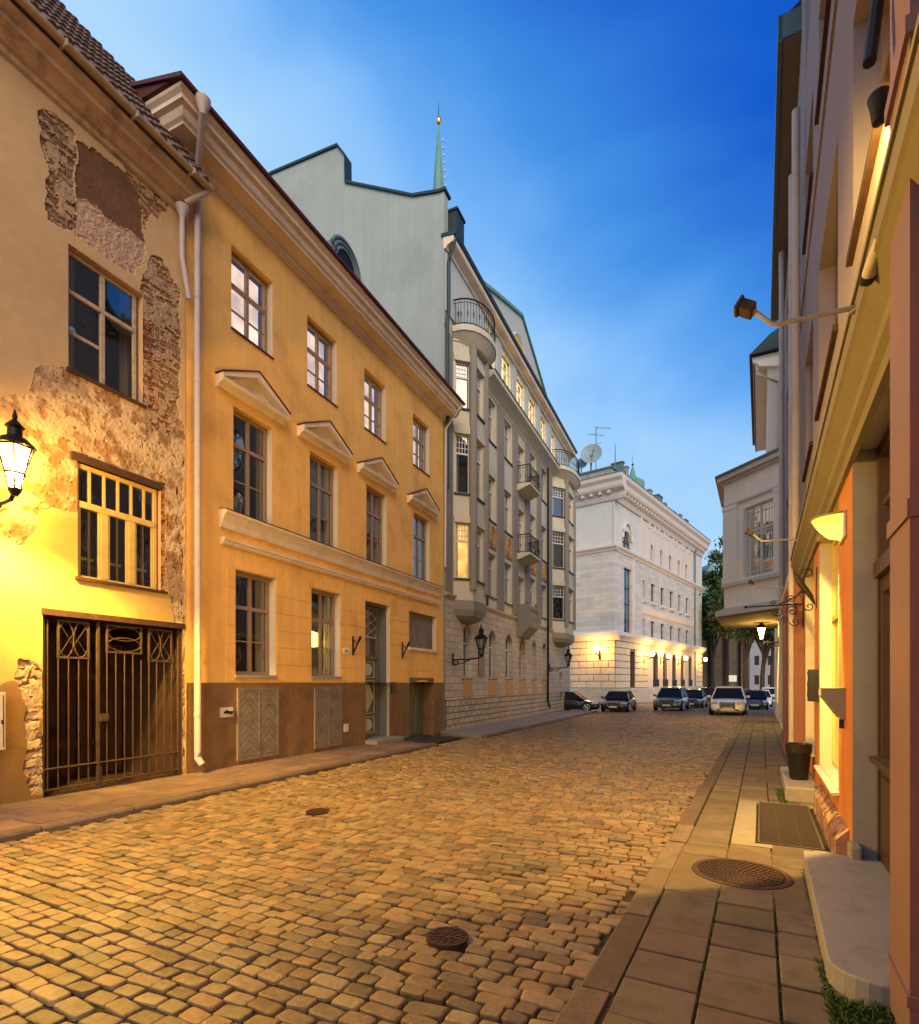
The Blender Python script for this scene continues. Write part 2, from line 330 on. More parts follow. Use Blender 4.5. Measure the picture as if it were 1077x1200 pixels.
def window(par, side, s0, s1, z0, z1, d, mf, cols=2, trans=(), fw=.06, room='dark', pane='glass', curtain=0, subs=(), tf=None, mw=None, name='window', deep=.55, fd=.06, grid=None):
    """frame at depth d (front face), bars by columns and transoms; sub-parts pane, dark backing, curtain"""
    f = MB(side, tf); w = s1 - s0; h = z1 - z0; mw = mw or fw
    f.box(s0, s0+fw, d-fd, d, z0, z1); f.box(s1-fw, s1, d-fd, d, z0, z1)
    f.box(s0+fw, s1-fw, d-fd, d-.003, z0, z0+fw); f.box(s0+fw, s1-fw, d-fd, d-.003, z1-fw, z1)
    tz = [z0+fw] + [z0 + t*h for t in trans] + [z1-fw]
    for t in trans: f.box(s0+fw, s1-fw, d-fd, d+.012, z0+t*h-mw*.55, z0+t*h+mw*.55)
    for i in range(1, cols):
        x = s0 + w*i/cols
        f.box(x-mw*.6, x+mw*.6, d-fd+.005, d+.006, z0+fw, z1-fw)
    for zt in subs:           # thin muntins at height fraction
        f.box(s0+fw, s1-fw, d-fd+.01, d-.012, z0+zt*h-.014, z0+zt*h+.014)
    if grid:                        # (z fraction start, columns, rows) fine glazing bars in the top light
        zf, nc, nr = grid
        for i in range(1, nc): x = s0+fw + (w-2*fw)*i/nc; f.box(x-.013, x+.013, d-fd+.012, d-.014, z0+zf*h, z1-fw)
        for i in range(1, nr): zz = z0+zf*h + (z1-fw-z0-zf*h)*i/nr; f.box(s0+fw, s1-fw, d-fd+.013, d-.013, zz-.013, zz+.013)
    o = f.build(name, mf, par)
    g = MB(side, tf); g.face([(s0+.02, d-fd*.5, z0+.02), (s1-.02, d-fd*.5, z0+.02), (s1-.02, d-fd*.5, z1-.02), (s0+.02, d-fd*.5, z1-.02)])
    g.build('pane', M[pane], o, recalc=False)
    b = MB(side, tf); k = d - deep; e = .01
    if room.startswith('warm'):
        k = d-.25
        b.face([(s0, k, z0), (s1, k, z0), (s1, k, z1), (s0, k, z1)]); b.build('glow_plane', M[room], o, recalc=False)
        b = MB(side, tf)
    else: b.face([(s0, k, z0), (s1, k, z0), (s1, k, z1), (s0, k, z1)])
    for q in ([(s0, z0), (s0, z1)], [(s1, z0), (s1, z1)], [(s0, z0), (s1, z0)], [(s0, z1), (s1, z1)]):
        b.face([(q[0][0], d-fd-e, q[0][1]), (q[1][0], d-fd-e, q[1][1]), (q[1][0], k, q[1][1]), (q[0][0], k, q[0][1])])
    b.build('dark_backing', M['dark'], o, recalc=False)  # near-black backing box stands in for the darkness of an unlit room
    if curtain:
        c = MB(side, tf)
        for (a, bb) in (((s0+.03), s0 + w*curtain), (s1 - w*curtain, s1-.03)):
            n = 14; p = [(a + (bb-a)*i/n, d-fd-.08 + .025*math.sin(i*1.9)) for i in range(n+1)]
            for q, r_ in zip(p, p[1:]): c.face([(q[0], q[1], z0+.03), (r_[0], r_[1], z0+.03), (r_[0], r_[1], z1-.03), (q[0], q[1], z1-.03)])
        c.build('curtain', M['curtain'], o, recalc=False, smooth=True)
    return o

# ------------------------------------------------------------------ ground, road, pavements
def struct(o): o['kind'] = 'structure'; return o
def dL(P): return (P[..., 0]-FL.O[0])*FL.n[0] + (P[..., 1])*FL.n[1]
def dR(P): return (P[..., 0]-FRR.O[0])*FRR.n[0] + (P[..., 1])*FRR.n[1]
ROADZ = -.07
def ground_sheet():
    m = MB(); a = 600
    def q(x0, y0, x1, y1, dz):
        m.face([(x0, y0, gz(y0)+dz), (x1, y0, gz(y0)+dz), (x1, y1, gz(y1)+dz), (x0, y1, gz(y1)+dz)])
    q(-a, -60, a, 700, -.16)
    struct(m.build('ground', M['asphalt'], recalc=False))
    m = MB(); q(-14, -6, 60, 75, ROADZ - .016); struct(m.build('road_bed', M['joint'], recalc=False))
ground_sheet()
def stones(C, ang, lw, lh, nside, name, mt, baseZ, hgt, cols, rings, pw=2.6, jit=.05, tilt=.03):
    """rounded setts: centres C, axes by ang, sizes lw x lh; one mesh"""
    n = len(C); th = 2*np.pi*(np.arange(nside)+.5)/nside
    c, s = np.cos(th), np.sin(th); ex = 2/pw
    ux = np.sign(c)*np.abs(c)**ex; uy = np.sign(s)*np.abs(s)**ex
    V = []; jj = RNG.normal(0, jit, (n, nside)) + 1
    tx = RNG.normal(0, tilt, n); ty = RNG.normal(0, tilt, n); hh = RNG.normal(0, hgt*.22, n)
    for (sc, zz) in rings:
        lx = ux[None]*lw[:, None]/2*sc*jj; ly = uy[None]*lh[:, None]/2*sc*jj
        X = C[:, 0:1] + lx*np.cos(ang)[:, None] - ly*np.sin(ang)[:, None]; Y = C[:, 1:2] + lx*np.sin(ang)[:, None] + ly*np.cos(ang)[:, None]
        Z = -.008*Y + baseZ + zz*hgt + (lx*tx[:, None] + ly*ty[:, None])*(zz > 0) + hh[:, None]*(zz > 0)
        V.append(np.stack([X, Y, Z], -1))
    V = np.stack(V, 1); K = len(rings)               # n,K,nside,3
    base = (np.arange(n)*K*nside)[:, None]; F = []
    k = np.arange(nside)
    for r in range(K-1):
        q = np.stack([r*nside+k, r*nside+(k+1) % nside, (r+1)*nside+(k+1) % nside, (r+1)*nside+k], -1)
        F.append((base[:, :, None] + q[None]).reshape(-1, 4))
    F.append(base + ((K-1)*nside + k)[None])
    cc = np.repeat(cols, K*nside, 0)
    return npmesh(name, V.reshape(-1, 3), F, mt, cols=cc, smooth=True)
def road():
    dv = np.array([.4543, .8908]); dw = np.array([.8908, -.4543]); P = []; S = []; Rr = []
    v = 0.; row = 0
    while v < 72:
        hrow = .112 + random.uniform(-.008, .012); w = -24 + random.uniform(0, .3)
        while w < 14:
            lw = random.choice((.12, .15, .17, .19, .21, .24)) * random.uniform(.92, 1.08); c = dv*(v + .05*math.sin(w*.8 + v*.25) + .006*math.sin(w*5+v)) + dw*(w+lw/2)
            P.append(c); S.append((lw, hrow + random.uniform(-.012, .002))); Rr.append(row); w += lw + .005
        v += hrow + .005; row += 1
    P = np.array(P); S = np.array(S)
    l = dL(P); r = dR(P); Y = P[:, 1]
    lb = np.where(Y > 17.6, 2.35, 1.90); lb = np.where((Y > 16.6) & (Y < 21.6), .12 + np.clip((Y-19.6)*1.1, 0, 2.2)*(Y > 19.6), lb); lb = np.where(Y > 38, -9, lb)
    keep = (l > lb) & ((r > 1.60) | (Y > 33.6)) & (r > -6) & (Y > .9) & (Y < 66)
    for hx, hy, hr in ((-.083, 3.78, .165), (-1.95, 7.62, .17)):
        keep &= np.hypot(P[:, 0]-hx, P[:, 1]-hy) > hr
    P, S = P[keep], S[keep]; n = len(P)
    base = np.array(srgb(134, 113, 80)); t = RNG.random((n, 1)); h = RNG.normal(0, 1, (n, 1))
    cols = base*(1 + .22*h.clip(-1.9, 1.8)) * (1 + (t-.5)*np.array([.12, .0, -.16]))
    red = RNG.random(n) < .22; cols[red] *= np.array([1.06, .93, .84]); grey = RNG.random(n) < .2; cols[grey] *= np.array([.92, .97, 1.06])
    pat = .5+.5*np.sin(P[:, 0]*.7+1)*np.sin(P[:, 1]*.45); cols *= (1 - .10*pat[:, None]); cols = cols.clip(.02, .8)
    ang = np.full(n, math.atan2(dw[1], dw[0])) + RNG.normal(0, .035, n)
    near = P[:, 1] < 16
    for msk, ns, rg, nm in ((near, 14, ((1, -1.0), (.99, .35), (.955, .78), (.885, .97), (.70, 1.0)), 'road'), (~near, 8, ((1, -1), (.93, .55), (.72, 1)), 'road')):
        o = stones(P[msk], ang[msk], S[msk, 0], S[msk, 1], ns, nm, M['cobble'], ROADZ-.016, .020, cols[msk], rg, pw=6.5, jit=.018, tilt=.042)
        struct(o)
road()
def slabs(fr, rows, s0, s1, lens, name, z0=0., gap=.012, cond=None, base=(112, 94, 78), hole=None):
    """paving slabs; rows = list of d edges; lens = slab length along s"""
    V = []; F = []; Cc = []; k = 0; b = np.array(srgb(*base))
    for d0, d1 in zip(rows, rows[1:]):
        s = s0 + random.uniform(-lens, 0)
        while s < s1:
            L_ = lens * random.uniform(.97, 1.03); cx, cy = s+L_/2, (d0+d1)/2
            if cond is None or cond(cx, cy):
                g = gap/2; z = z0 + random.uniform(-.004, .004); c = b*random.uniform(.78, 1.2)*np.array([1, random.uniform(.94, 1.03), random.uniform(.88, 1.05)])
                tl = random.uniform(-.006, .006)
                for ins, dz in ((0, -.08), (0, -.006), (.006, 0)):
                    for (a, e, sg) in ((s+g+ins, d0+g+ins, -1), (s+L_-g-ins, d0+g+ins, 1), (s+L_-g-ins, d1-g-ins, 1), (s+g+ins, d1-g-ins, -1)):
                        p = fr.w(a, e); V.append((p.x, p.y, gz(p.y) + z + dz + tl*sg)); Cc.append(c)
                for r in (0, 1):
                    for q in range(4): F.append((k+r*4+q, k+r*4+(q+1) % 4, k+(r+1)*4+(q+1) % 4, k+(r+1)*4+q))
                F.append((k+8, k+9, k+10, k+11)); k += 12
            s += L_
    return struct(npmesh(name, V, [np.array(F)], M['slab'], cols=np.array(Cc)))
def kerbline(fr, d0, d1, s0, s1, name, z1=0.004, end=None):
    V = []; F = []; Cc = []; k = 0; s = s0
    while s < s1:
        L_ = min(random.uniform(.8, 1.25), s1-s); c = np.array(srgb(112, 97, 83))*random.uniform(.7, 1.25)*np.array([1, random.uniform(.92, 1.02), random.uniform(.85, 1.05)])
        jd = random.uniform(-.012, .012); jz = random.uniform(-.006, .006); n = 6
        for i in range(n+1):
            a = s + .008 + (L_-.016)*i/n; wob = random.uniform(-.006, .006)
            for (e, z) in ((d1+jd+wob, -.3), (d1+jd+wob, z1+jz-.03), (d1+jd-.022+wob, z1+jz-.004), (d0+jd+.01, z1+jz), (d0+jd, z1+jz-.02), (d0+jd, -.2)):
                p = fr.w(a, e); V.append((p.x, p.y, gz(p.y)+z)); Cc.append(c)
        for i in range(n):
            for q in range(5): F.append((k+i*6+q, k+i*6+q+1, k+(i+1)*6+q+1, k+(i+1)*6+q))
        F4 = [(k, k+1, k+2, k+3), (k, k+3, k+4, k+5), (k+n*6, k+n*6+1, k+n*6+2, k+n*6+3), (k+n*6, k+n*6+3, k+n*6+4, k+n*6+5)]; F += F4
        k += (n+1)*6; s += L_
    return struct(npmesh(name, V, [np.array(F)], M['kerb'], cols=np.array(Cc)))
# right pavement
def bed(fr, d0, d1, s0, s1, dz, name, mt):
    m = MB()
    n = 6
    for i in range(n):
        a, b = s0+(s1-s0)*i/n, s0+(s1-s0)*(i+1)/n
        m.face([tuple(fr.w(s, d, fr.g(s, d)+dz)) for s, d in ((a, d0), (b, d0), (b, d1), (a, d1))])
    return struct(m.build(name, mt, recalc=False))
bed(FRR, -.6, 1.5, -4, 38, -.018, 'pavement_bed', M['joint'])
def rcond(s, d):
    if 6.15 < s < 8.9 and d < .98 and s < 8.7 and d > -.2: return d > .93
    if 4.6 < s < 5.65 and d > .3: return False
    return True
slabs(FRR, (-.1, .25, .635, 1.02, 1.42), -3, 38, .385, 'pavement', cond=rcond, base=(108, 96, 82), gap=.014)
kerbline(FRR, 1.43, 1.63, -2, 38.2, 'kerb', z1=-.004)
# patch of small concrete pieces round the big manhole and concrete frame round the grating
# left pavement along the derelict and yellow houses
bed(FL, -.3, 1.7, -3, 21.0, -.02, 'pavement_bed', M['joint'])
slabs(FL, (-.02, .56, 1.12, 1.63), -3, 18.5, .62, 'pavement', base=(122, 100, 82), gap=.012)
kerbline(FL, 1.63, 1.83, -2, 18.6, 'kerb', z1=0)
# asphalt pavement of the grey building
m = MB(); P = [FL.w(22.6, -.05), FL.w(21.3, 2.15), FL.w(24, 2.25), FL.w(30, 2.2), FL.w(42.5, 2.1), FL.w(43.2, -1.2)]
m.prism_z(0, 1, [(p.x, p.y) for p in P]); 
m.v = [(x, y, gz(y) + (.03 if z > .5 else -.3)) for x, y, z in m.v]; struct(m.build('pavement', M['concrete'], bevel=.02))
kerbline(FL, 2.16, 2.32, 21.4, 42.4, 'kerb', z1=.034)

def disc(name, fr_or_p, r, mt, label, cat, z, spokes=12, rings=4, frame=.03):
    x, y = fr_or_p; t = thing(name, label, cat, (x, y, gz(y)+z))
    m = MB(); m.lathe(0, 0, [(r, -.06), (r, .004), (r-frame, .006), (r-frame, -.004), (r-frame*1.3, -.004)], 40); m.build('rim', mt, t, smooth=True)
    m = MB(); m.lathe(0, 0, [(r-frame*1.15, -.03), (r-frame*1.2, .001)], 40)
    for j in range(1, rings+1):
        rr = (r-frame*1.4)*j/(rings+.2); n = max(4, int(6.3*rr/.045))
        for k in range(n):
            a = 2*math.pi*(k + .5*(j % 2))/n; cx, cy = rr*math.cos(a), rr*math.sin(a); e = .013
            m.box(cx-e, cx+e, cy-e, cy+e, .0012, .008)
    m.build('cover', mt, t); return t
mp_ = ground(868, 1023); disc('manhole_cover', (mp_.x, mp_.y), .40, M['castiron'], 'large round cast iron manhole cover set in the right pavement slabs', 'manhole cover', .0, rings=9, frame=.05)
mp_ = ground(525, 1103, .05); disc('manhole_cover', (-.083, 3.78), .145, M['castiron'], 'small round iron valve cover in the cobbles nearest the camera', 'manhole cover', -.048, rings=3, frame=.02)
disc('manhole_cover', (-1.95, 7.62), .16, M['castiron'], 'small round iron cover in the cobbles out from the yellow house', 'manhole cover', -.052, rings=3, frame=.02)

# ------------------------------------------------------------------ derelict house (left foreground)
def vnoise(S, Z, sc, seed, octv=4):
    r = np.random.default_rng(seed); out = np.zeros_like(S); amp = 1; tot = 0
    for o in range(octv):
        g = r.random((256, 256)); x = S*sc + 50; y = Z*sc + 50; xi = np.floor(x).astype(int); yi = np.floor(y).astype(int); fx = x-xi; fy = y-yi
        fx = fx*fx*(3-2*fx); fy = fy*fy*(3-2*fy); a = g[xi % 256, yi % 256]; b = g[(xi+1) % 256, yi % 256]; c = g[xi % 256, (yi+1) % 256]; d = g[(xi+1) % 256, (yi+1) % 256]
        out += amp*((a*(1-fx)+b*fx)*(1-fy) + (c*(1-fx)+d*fx)*fy); tot += amp; amp *= .55; sc *= 2.03
    return out/tot
def inpoly(S, Z, poly):
    r = np.zeros(S.shape, bool); n = len(poly)
    for i in range(n):
        x0, y0 = poly[i]; x1, y1 = poly[(i+1) % n]
        c = ((y0 > Z) != (y1 > Z)) & (S < (x1-x0)*(Z-y0)/((y1-y0) or 1e-9) + x0); r ^= c
    return r
def derelict():
    f = FL; E = bempty(f, 'derelict_house', 'derelict tan plastered house with peeling walls, tiled roof and rusty gate opening', 'house')
    sx = lambda p: f.s(p); sz = lambda p: (f.s(p[0]), f.z(*p))
    z1p = lambda L_: [sz((x/3.99, y/3.99)) for x, y in L_]; z2p = lambda L_: [sz((x/3.99, 260+y/3.99)) for x, y in L_]
    z4p = lambda L_: [sz((x/3.99, 690+y/3.99)) for x, y in L_]
    s0, s1, zt = 7.2, sx(217.5), 10.75
    uw = (sx(80), sx(168), f.z(80, 431), f.z(80, 285)); lw = (sx(91), sx(189), f.z(91, 676), f.z(91, 540)); gt = (sx(50), sx(214), -.5, f.z(50, 720))
    res = .015; S = np.unique(np.r_[np.arange(s0, s1, res), s1, uw[:2], lw[:2], gt[:2]]); Z = np.unique(np.r_[np.arange(-.4, zt, res), zt, uw[2:], lw[2:], gt[3]])
    SS, ZZ = np.meshgrid(S, Z, indexing='ij'); wob = .10
    Sw = SS + (vnoise(SS, ZZ, 3, 1)-.5)*wob*2 + (vnoise(SS, ZZ, 14, 2)-.5)*.06; Zw = ZZ + (vnoise(SS, ZZ, 3, 3)-.5)*wob*2 + (vnoise(SS, ZZ, 14, 4)-.5)*.06
    n1 = vnoise(SS, ZZ, 1.2, 5); n2 = vnoise(SS, ZZ, 6, 6); n3 = vnoise(SS, ZZ, 22, 7, 3)
    A = z1p([(195, 515), (240, 512), (345, 600), (355, 700), (350, 1060), (250, 1030), (225, 930), (225, 820), (200, 600)])
    B = z1p([(360, 660), (430, 680), (600, 830), (665, 930), (665, 1110), (360, 905)])
    C = z1p([(355, 905), (665, 1115), (665, 1230), (620, 1290), (350, 1100)])
    D = z1p([(560, 700), (700, 760), (800, 860), (790, 980), (700, 1020), (670, 1070), (665, 930), (600, 830)])
    E2 = z2p([(655, 300), (700, 140), (760, 170), (850, 340), (850, 480), (835, 700), (830, 900), (800, 1010), (720, 950), (640, 860)])
    Fp = [sz(p) for p in ((-80, 500), (-40, 470), (0, 466), (32, 460), (45, 436), (77, 431), (163, 474), (205, 470), (217, 500), (219, 900), (205, 900), (205, 720), (196, 690), (92, 600), (47, 597), (47, 625), (-80, 700))]
    H = z4p([(80, 340), (150, 330), (195, 400), (205, 700), (205, 960), (160, 950), (100, 840), (130, 560), (80, 430)])
    tan = np.array(srgb(202, 170, 122)); col = np.empty(SS.shape + (3,)); col[:] = tan; hgt = np.zeros(SS.shape)
    col *= (1 + (n1-.5)*.25 + (n2-.5)*.14)[..., None]
    ye = np.array(srgb(206, 172, 102)); low = Zw < f.z(50, 600); col[low] = (ye*(1 + (n1[low]-.5)[:, None]*.45 + (n2[low]-.5)[:, None]*.2))
    m = inpoly(Sw, Zw, Fp); fc = np.array(srgb(206, 180, 142)); mot = np.clip((n2-.47)*6, 0, 1)[..., None]; mot2 = np.clip((vnoise(SS, ZZ, 2.4, 11)-.5)*7, 0, 1)[..., None]
    fcol = fc*(1-mot) + np.array(srgb(160, 122, 82))*mot; fcol = fcol*(1-mot2*.6) + np.array(srgb(128, 100, 70))*mot2*.6
    col[m] = fcol[m]; hgt[m] -= .008 + .02*(n3[m]-.5) + .025*np.clip(n2[m]-.5, 0, 1)
    pits = m & (n3 > .74); col[pits] *= .45; hgt[pits] -= .012
    bh = .085
    def masonry(mask, c1, c2, red=False, h=bh):
        r_ = np.floor(Zw/h); off = np.sin(r_*12.9)*3; bx = (Sw+off)/(h*2.6); key = np.sin(r_*78.2+np.floor(bx)*37.7)*.5+.5; fx = bx-np.floor(bx); fz = Zw/h-r_
        edge = np.minimum(np.minimum(fx, 1-fx)*2.6, np.minimum(fz, 1-fz)); mort = edge < .17
        cc = c1*(1-key[..., None]) + c2*key[..., None]; cc *= (.82+.36*n3)[..., None]
        col[mask] = cc[mask]; hgt[mask] = -.020 + (key[mask]-.5)*.022 + (n3[mask]-.5)*.016
        mm = mask & mort; hgt[mm] -= .012; col[mm] = np.array(srgb(140, 112, 84))*(.6+.5*n2[mm])[:, None]; smear = mask & (vnoise(SS, ZZ, 7, 31) > .56); col[smear] = (np.array(srgb(178, 148, 114))*(.7+.5*n3)[..., None])[smear]; hgt[smear] = -.010+(n3[smear]-.5)*.02
    masonry(inpoly(Sw, Zw, A), np.array(srgb(120, 96, 80)), np.array(srgb(176, 146, 110)))
    masonry(inpoly(Sw, Zw, D), np.array(srgb(140, 100, 66)), np.array(srgb(196, 150, 100)), h=.12)
    masonry(inpoly(Sw, Zw, E2), np.array(srgb(150, 118, 88)), np.array(srgb(190, 158, 122)), h=.065)
    bz = (SS > uw[1]-.01) & (SS < uw[1] + .10 + .16*n2) & (ZZ > uw[2]) & (ZZ < uw[3]-.05); masonry(bz & (n2 > .42), np.array(srgb(120, 56, 38)), np.array(srgb(160, 92, 62)), h=.075)
    bz = (SS > lw[1]-.02) & (SS < lw[1]+.07+.06*n2) & (ZZ > lw[2]) & (ZZ < lw[3]+.3); masonry(bz, np.array(srgb(170, 110, 56)), np.array(srgb(196, 150, 80)), h=.075)
    m = inpoly(Sw, Zw, B); col[m] = (np.array(srgb(112, 80, 56))*(.75+.5*n2)[..., None])[m]; hgt[m] = -.02 + (n3[m]-.5)*.01
    m = inpoly(Sw, Zw, C); col[m] = (np.array(srgb(188, 156, 130))*(.7+.6*n3)[..., None])[m]; hgt[m] = -.012+(n3[m]-.5)*.03
    pl = (Zw < 1.62) & (SS < gt[0]); col[pl] = (np.array(srgb(138, 106, 62))*(.7+.6*n2)[..., None])[pl]
    m = inpoly(Sw, Zw, H); masonry(m, np.array(srgb(176, 150, 116)), np.array(srgb(206, 180, 140)), h=.14)
    cr = (np.abs(Sw - (s1-.10+.05*np.sin(ZZ*2.2))) < .012) & (ZZ < 6.0) & (n2 > .42); col[cr] *= .3; hgt[cr] -= .03
    low_dark = np.clip(1-(ZZ)/.9, 0, 1)*(.3+.5*n2); col *= (1-low_dark*.5)[..., None]  # colour gets darker towards the ground, broken by noise
    for a, b, c, e in (uw, lw, gt):     # keep the opening edges in place
        ed = (np.abs(SS-a) < .001) | (np.abs(SS-b) < .001) | (np.abs(ZZ-c) < .001) | (np.abs(ZZ-e) < .001); hgt[ed & (hgt < -.02)] = -.02
    V = np.stack([SS, -hgt, ZZ], -1).reshape(-1, 3); nz_ = len(Z); I, J = np.meshgrid(np.arange(len(S)-1), np.arange(nz_-1), indexing='ij')
    cs = (S[:-1]+S[1:])/2; cz = (Z[:-1]+Z[1:])/2; ok = np.ones(I.shape, bool)
    for a, b, c, e in (uw, lw, gt): ok &= ~(((cs > a) & (cs < b))[:, None] & ((cz > c) & (cz < e))[None])
    I, J = I[ok], J[ok]; F = np.stack([I*nz_+J, (I+1)*nz_+J, (I+1)*nz_+J+1, I*nz_+J+1], -1)
    npmesh('wall', V, [F], M['l1plaster'], E, cols=col.reshape(-1, 3).clip(.005, .85))
    pm = mat('plain_tan_plaster', srgb(198, 162, 122), .9, .1, 3, .3)
    m = MB(-1); m.wall(-4, s0, -.4, zt); m.face([(s1, 0, -.4), (s1, -.5, -.4), (s1, -.5, zt), (s1, 0, zt)]); m.box(-4, s1-.02, -8, -7.8, -.4, zt)
    m.box(-4.2, -4, -8, 0, -.4, zt)
    for h, dp in ((uw, .16), (lw, .13)):
        a, b, c, e = h
        for q in (((a, c), (a, e)), ((b, c), (b, e)), ((a, c), (b, c)), ((a, e), (b, e))):
            m.face([(q[0][0], -.012, q[0][1]), (q[1][0], -.012, q[1][1]), (q[1][0], -dp, q[1][1]), (q[0][0], -dp, q[0][1])])
    m.build('wall', pm, E, recalc=False)
    # gate recess: passage walls, colour darkened for the shade inside
    gm = mat('dark_passage', (.06, .03, .016), .95, .3, 1.5, .6, 20, dirt=(.025, .015, .01), dirt_amt=.9, dscale=.9)
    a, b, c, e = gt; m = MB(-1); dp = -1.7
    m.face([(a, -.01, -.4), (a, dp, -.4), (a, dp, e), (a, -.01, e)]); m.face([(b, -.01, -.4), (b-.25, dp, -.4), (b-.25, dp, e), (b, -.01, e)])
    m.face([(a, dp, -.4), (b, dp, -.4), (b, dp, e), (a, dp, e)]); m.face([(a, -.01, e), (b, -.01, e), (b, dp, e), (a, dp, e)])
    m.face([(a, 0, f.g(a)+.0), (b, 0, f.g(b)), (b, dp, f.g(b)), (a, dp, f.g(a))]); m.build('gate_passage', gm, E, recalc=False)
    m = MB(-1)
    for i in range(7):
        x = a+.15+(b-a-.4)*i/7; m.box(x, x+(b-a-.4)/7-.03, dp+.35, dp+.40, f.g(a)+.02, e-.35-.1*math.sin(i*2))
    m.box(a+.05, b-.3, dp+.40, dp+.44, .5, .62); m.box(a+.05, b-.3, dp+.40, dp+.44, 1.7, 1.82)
    m.build('rotten_door_boards', mat('dark_boards', (.04, .018, .011), .9, .5, 3, .8, 30), E)  # near-black board colour carries the shade of the passage
    m = MB(-1); m.box(a-.02, b+.05, -.12, .012, e-.005, e+.10); m.build('gate_lintel', M['darkwood'], E, bevel=.01)
    # iron gate
    t = MB(-1); d = -.06; g0 = f.g((a+b)/2); r = .011; w = b-a
    pt = lambda s, z: (s, d, z)
    xs = [a+.10+(w-.14)*i/15 for i in range(16)]; zb = g0+.10
    for i, x in enumerate(xs): t.tube([pt(x, zb-.04), pt(x, e-.62 if 1 <= i <= 4 or 10 <= i <= 14 else (e-.5 if 6 <= i <= 9 else e-.06))], r, 6)
    for z, rr in ((zb, .018), (zb+.32, .018)): t.tube([pt(a+.03, z), pt(b-.03, z)], rr, 6)
    for (i0, i1, zz) in ((1, 4, e-.62), (6, 10, e-.5), (11, 14, e-.62)):
        t.box(xs[i0]-.015, xs[i1]+.015, d-.012, d+.012, zz-.018, zz+.012); t.box(xs[i0]-.015, xs[i1]+.015, d-.012, d+.012, e-.075, e-.05)
        for x in (xs[i0], xs[i1]): t.box(x-.013, x+.013, d-.014, d+.014, zz, e-.06)
    def ell(cx, cz, rx, rz, n=28): t.tube([(cx+rx*math.cos(2*math.pi*k/n), d, cz+rz*math.sin(2*math.pi*k/n)) for k in range(n)], .009, 6, closed=True)
    for (i0, i1) in ((1, 4), (11, 14)):
        cx = (xs[i0]+xs[i1])/2; hw = (xs[i1]-xs[i0])/2; cz = e-.34
        ell(cx-hw*.5, cz, hw*.5, .27); ell(cx+hw*.5, cz, hw*.5, .27)
        t.tube([pt(xs[i0], cz-.27), pt(cx, cz+.1), pt(xs[i1], cz-.27)], .006, 5); t.tube([pt(xs[i0], e-.07), pt(cx, cz-.1), pt(xs[i1], e-.07)], .006, 5)
    cx = (xs[6]+xs[10])/2; hw = (xs[10]-xs[6])/2; ell(cx, e-.37, hw*.95, .115); ell(cx, e-.19, hw*.95, .115)
    for x in (a+.03, xs[5], b-.04): t.box(x-.02, x+.02, d-.02, d+.02, g0+.01, e-.03)
    t.box(xs[5]+.02, xs[5]+.16, d-.03, d+.035, 1.02, 1.14)
    t.tube([pt(xs[5]+.05, g0+.35), pt(xs[5]+.05, g0-.02)], .012, 6)
    t.build('gate', M['rust'], E)
    # windows
    a, b, c, e = uw; m_ = window(E, -1, a+.01, b-.06, c+.01, e-.02, -.10, M['peelframe'], 2, (.66,), .055, pane='glass2', curtain=.18)
    x = MB(-1); h = e-c; x.box(a+.07, (a+b)/2-.06, -.15, -.11, c+.33*h-.025, c+.33*h+.025); x.build('glazing_bar', M['peelframe'], m_)
    x = MB(-1); x.box(a-.03, b+.04, -.1, .035, c-.05, c); x.build('window_sill', M['darkwood'], m_)
    a, b, c, e = lw; o = MB(-1); w, h = b-.04-a, e-c; d = -.07; mf = M['yellowframe']; zt_ = c+h*.645
    o.box(a, a+.06, d-.06, d, c, e); o.box(b-.10, b-.04, d-.06, d, c, e); o.box(a+.06, b-.10, d-.06, d-.003, e-.07, e); o.box(a+.06, b-.10, d-.06, d-.003, c, c+.05); o.box(a+.06, b-.10, d-.06, d+.02, zt_-.05, zt_+.05)
    for i in range(1, 6): xx = a+w*i/6; o.box(xx-.018, xx+.018, d-.05, d-.006, zt_+.05, e-.07)
    for i in (1, 2): xx = a+w*i/3; o.box(xx-.055, xx+.055, d-.055, d+.008, c+.05, zt_-.05)
    for i in range(3):
        x0, x1 = a+w*i/3+.06, a+w*(i+1)/3-.06
        o.box(x0, x0+.035, d-.05, d-.01, c+.05, zt_-.05); o.box(x1-.035, x1, d-.05, d-.01, c+.05, zt_-.05)
    win = o.build('window', mf, E); g = MB(-1); g.face([(a, d-.03, c), (b-.04, d-.03, c), (b-.04, d-.03, e), (a, d-.03, e)]); g.build('pane', M['glass2'], win, recalc=False)
    rm = MB(-1); rm.box(a-.1, b+.1, -.62, -.6, c-.1, e+.1); rm.box(a-.02, a, -.6, -.14, c, e); rm.box(b-.04, b-.02, -.6, -.14, c, e); rm.build('dark_backing', M['dark'], win)
    q = MB(-1)
    for i in range(3):
        x0 = a+w*i/3+.12; q.box(x0+.16, x0+.2, -.24, -.2, c+.05, zt_); q.box(x0-.04, x0+.26, -.25, -.21, c+.33, c+.37)
    q.build('inner_sash', mf, win)
    q = MB(-1); q.box(a-.05, b+.10, -.1, .05, c-.045, c); q.build('window_sill', M['darkwood'], win)
    q = MB(-1); q.prism_s(a-.1, b+.02, [(-.1, e+.0), (.02, e+.0), (.03, e+.12), (-.1, e+.13)]); q.build('lintel', M['darkwood'], E, bevel=.01)
    # cornice, gutter, roof
    se = s1+.02
    q = MB(-1); q.prism_s(-4, se, [(0, 10.42), (.05, 10.45), (.07, 10.52), (.12, 10.54), (.2, 10.62), (.3, 10.68), (.31, 10.74), (.4, 10.80), (.42, 10.86), (0, 10.86)]); q.build('cornice', M['oldcornice'], E)
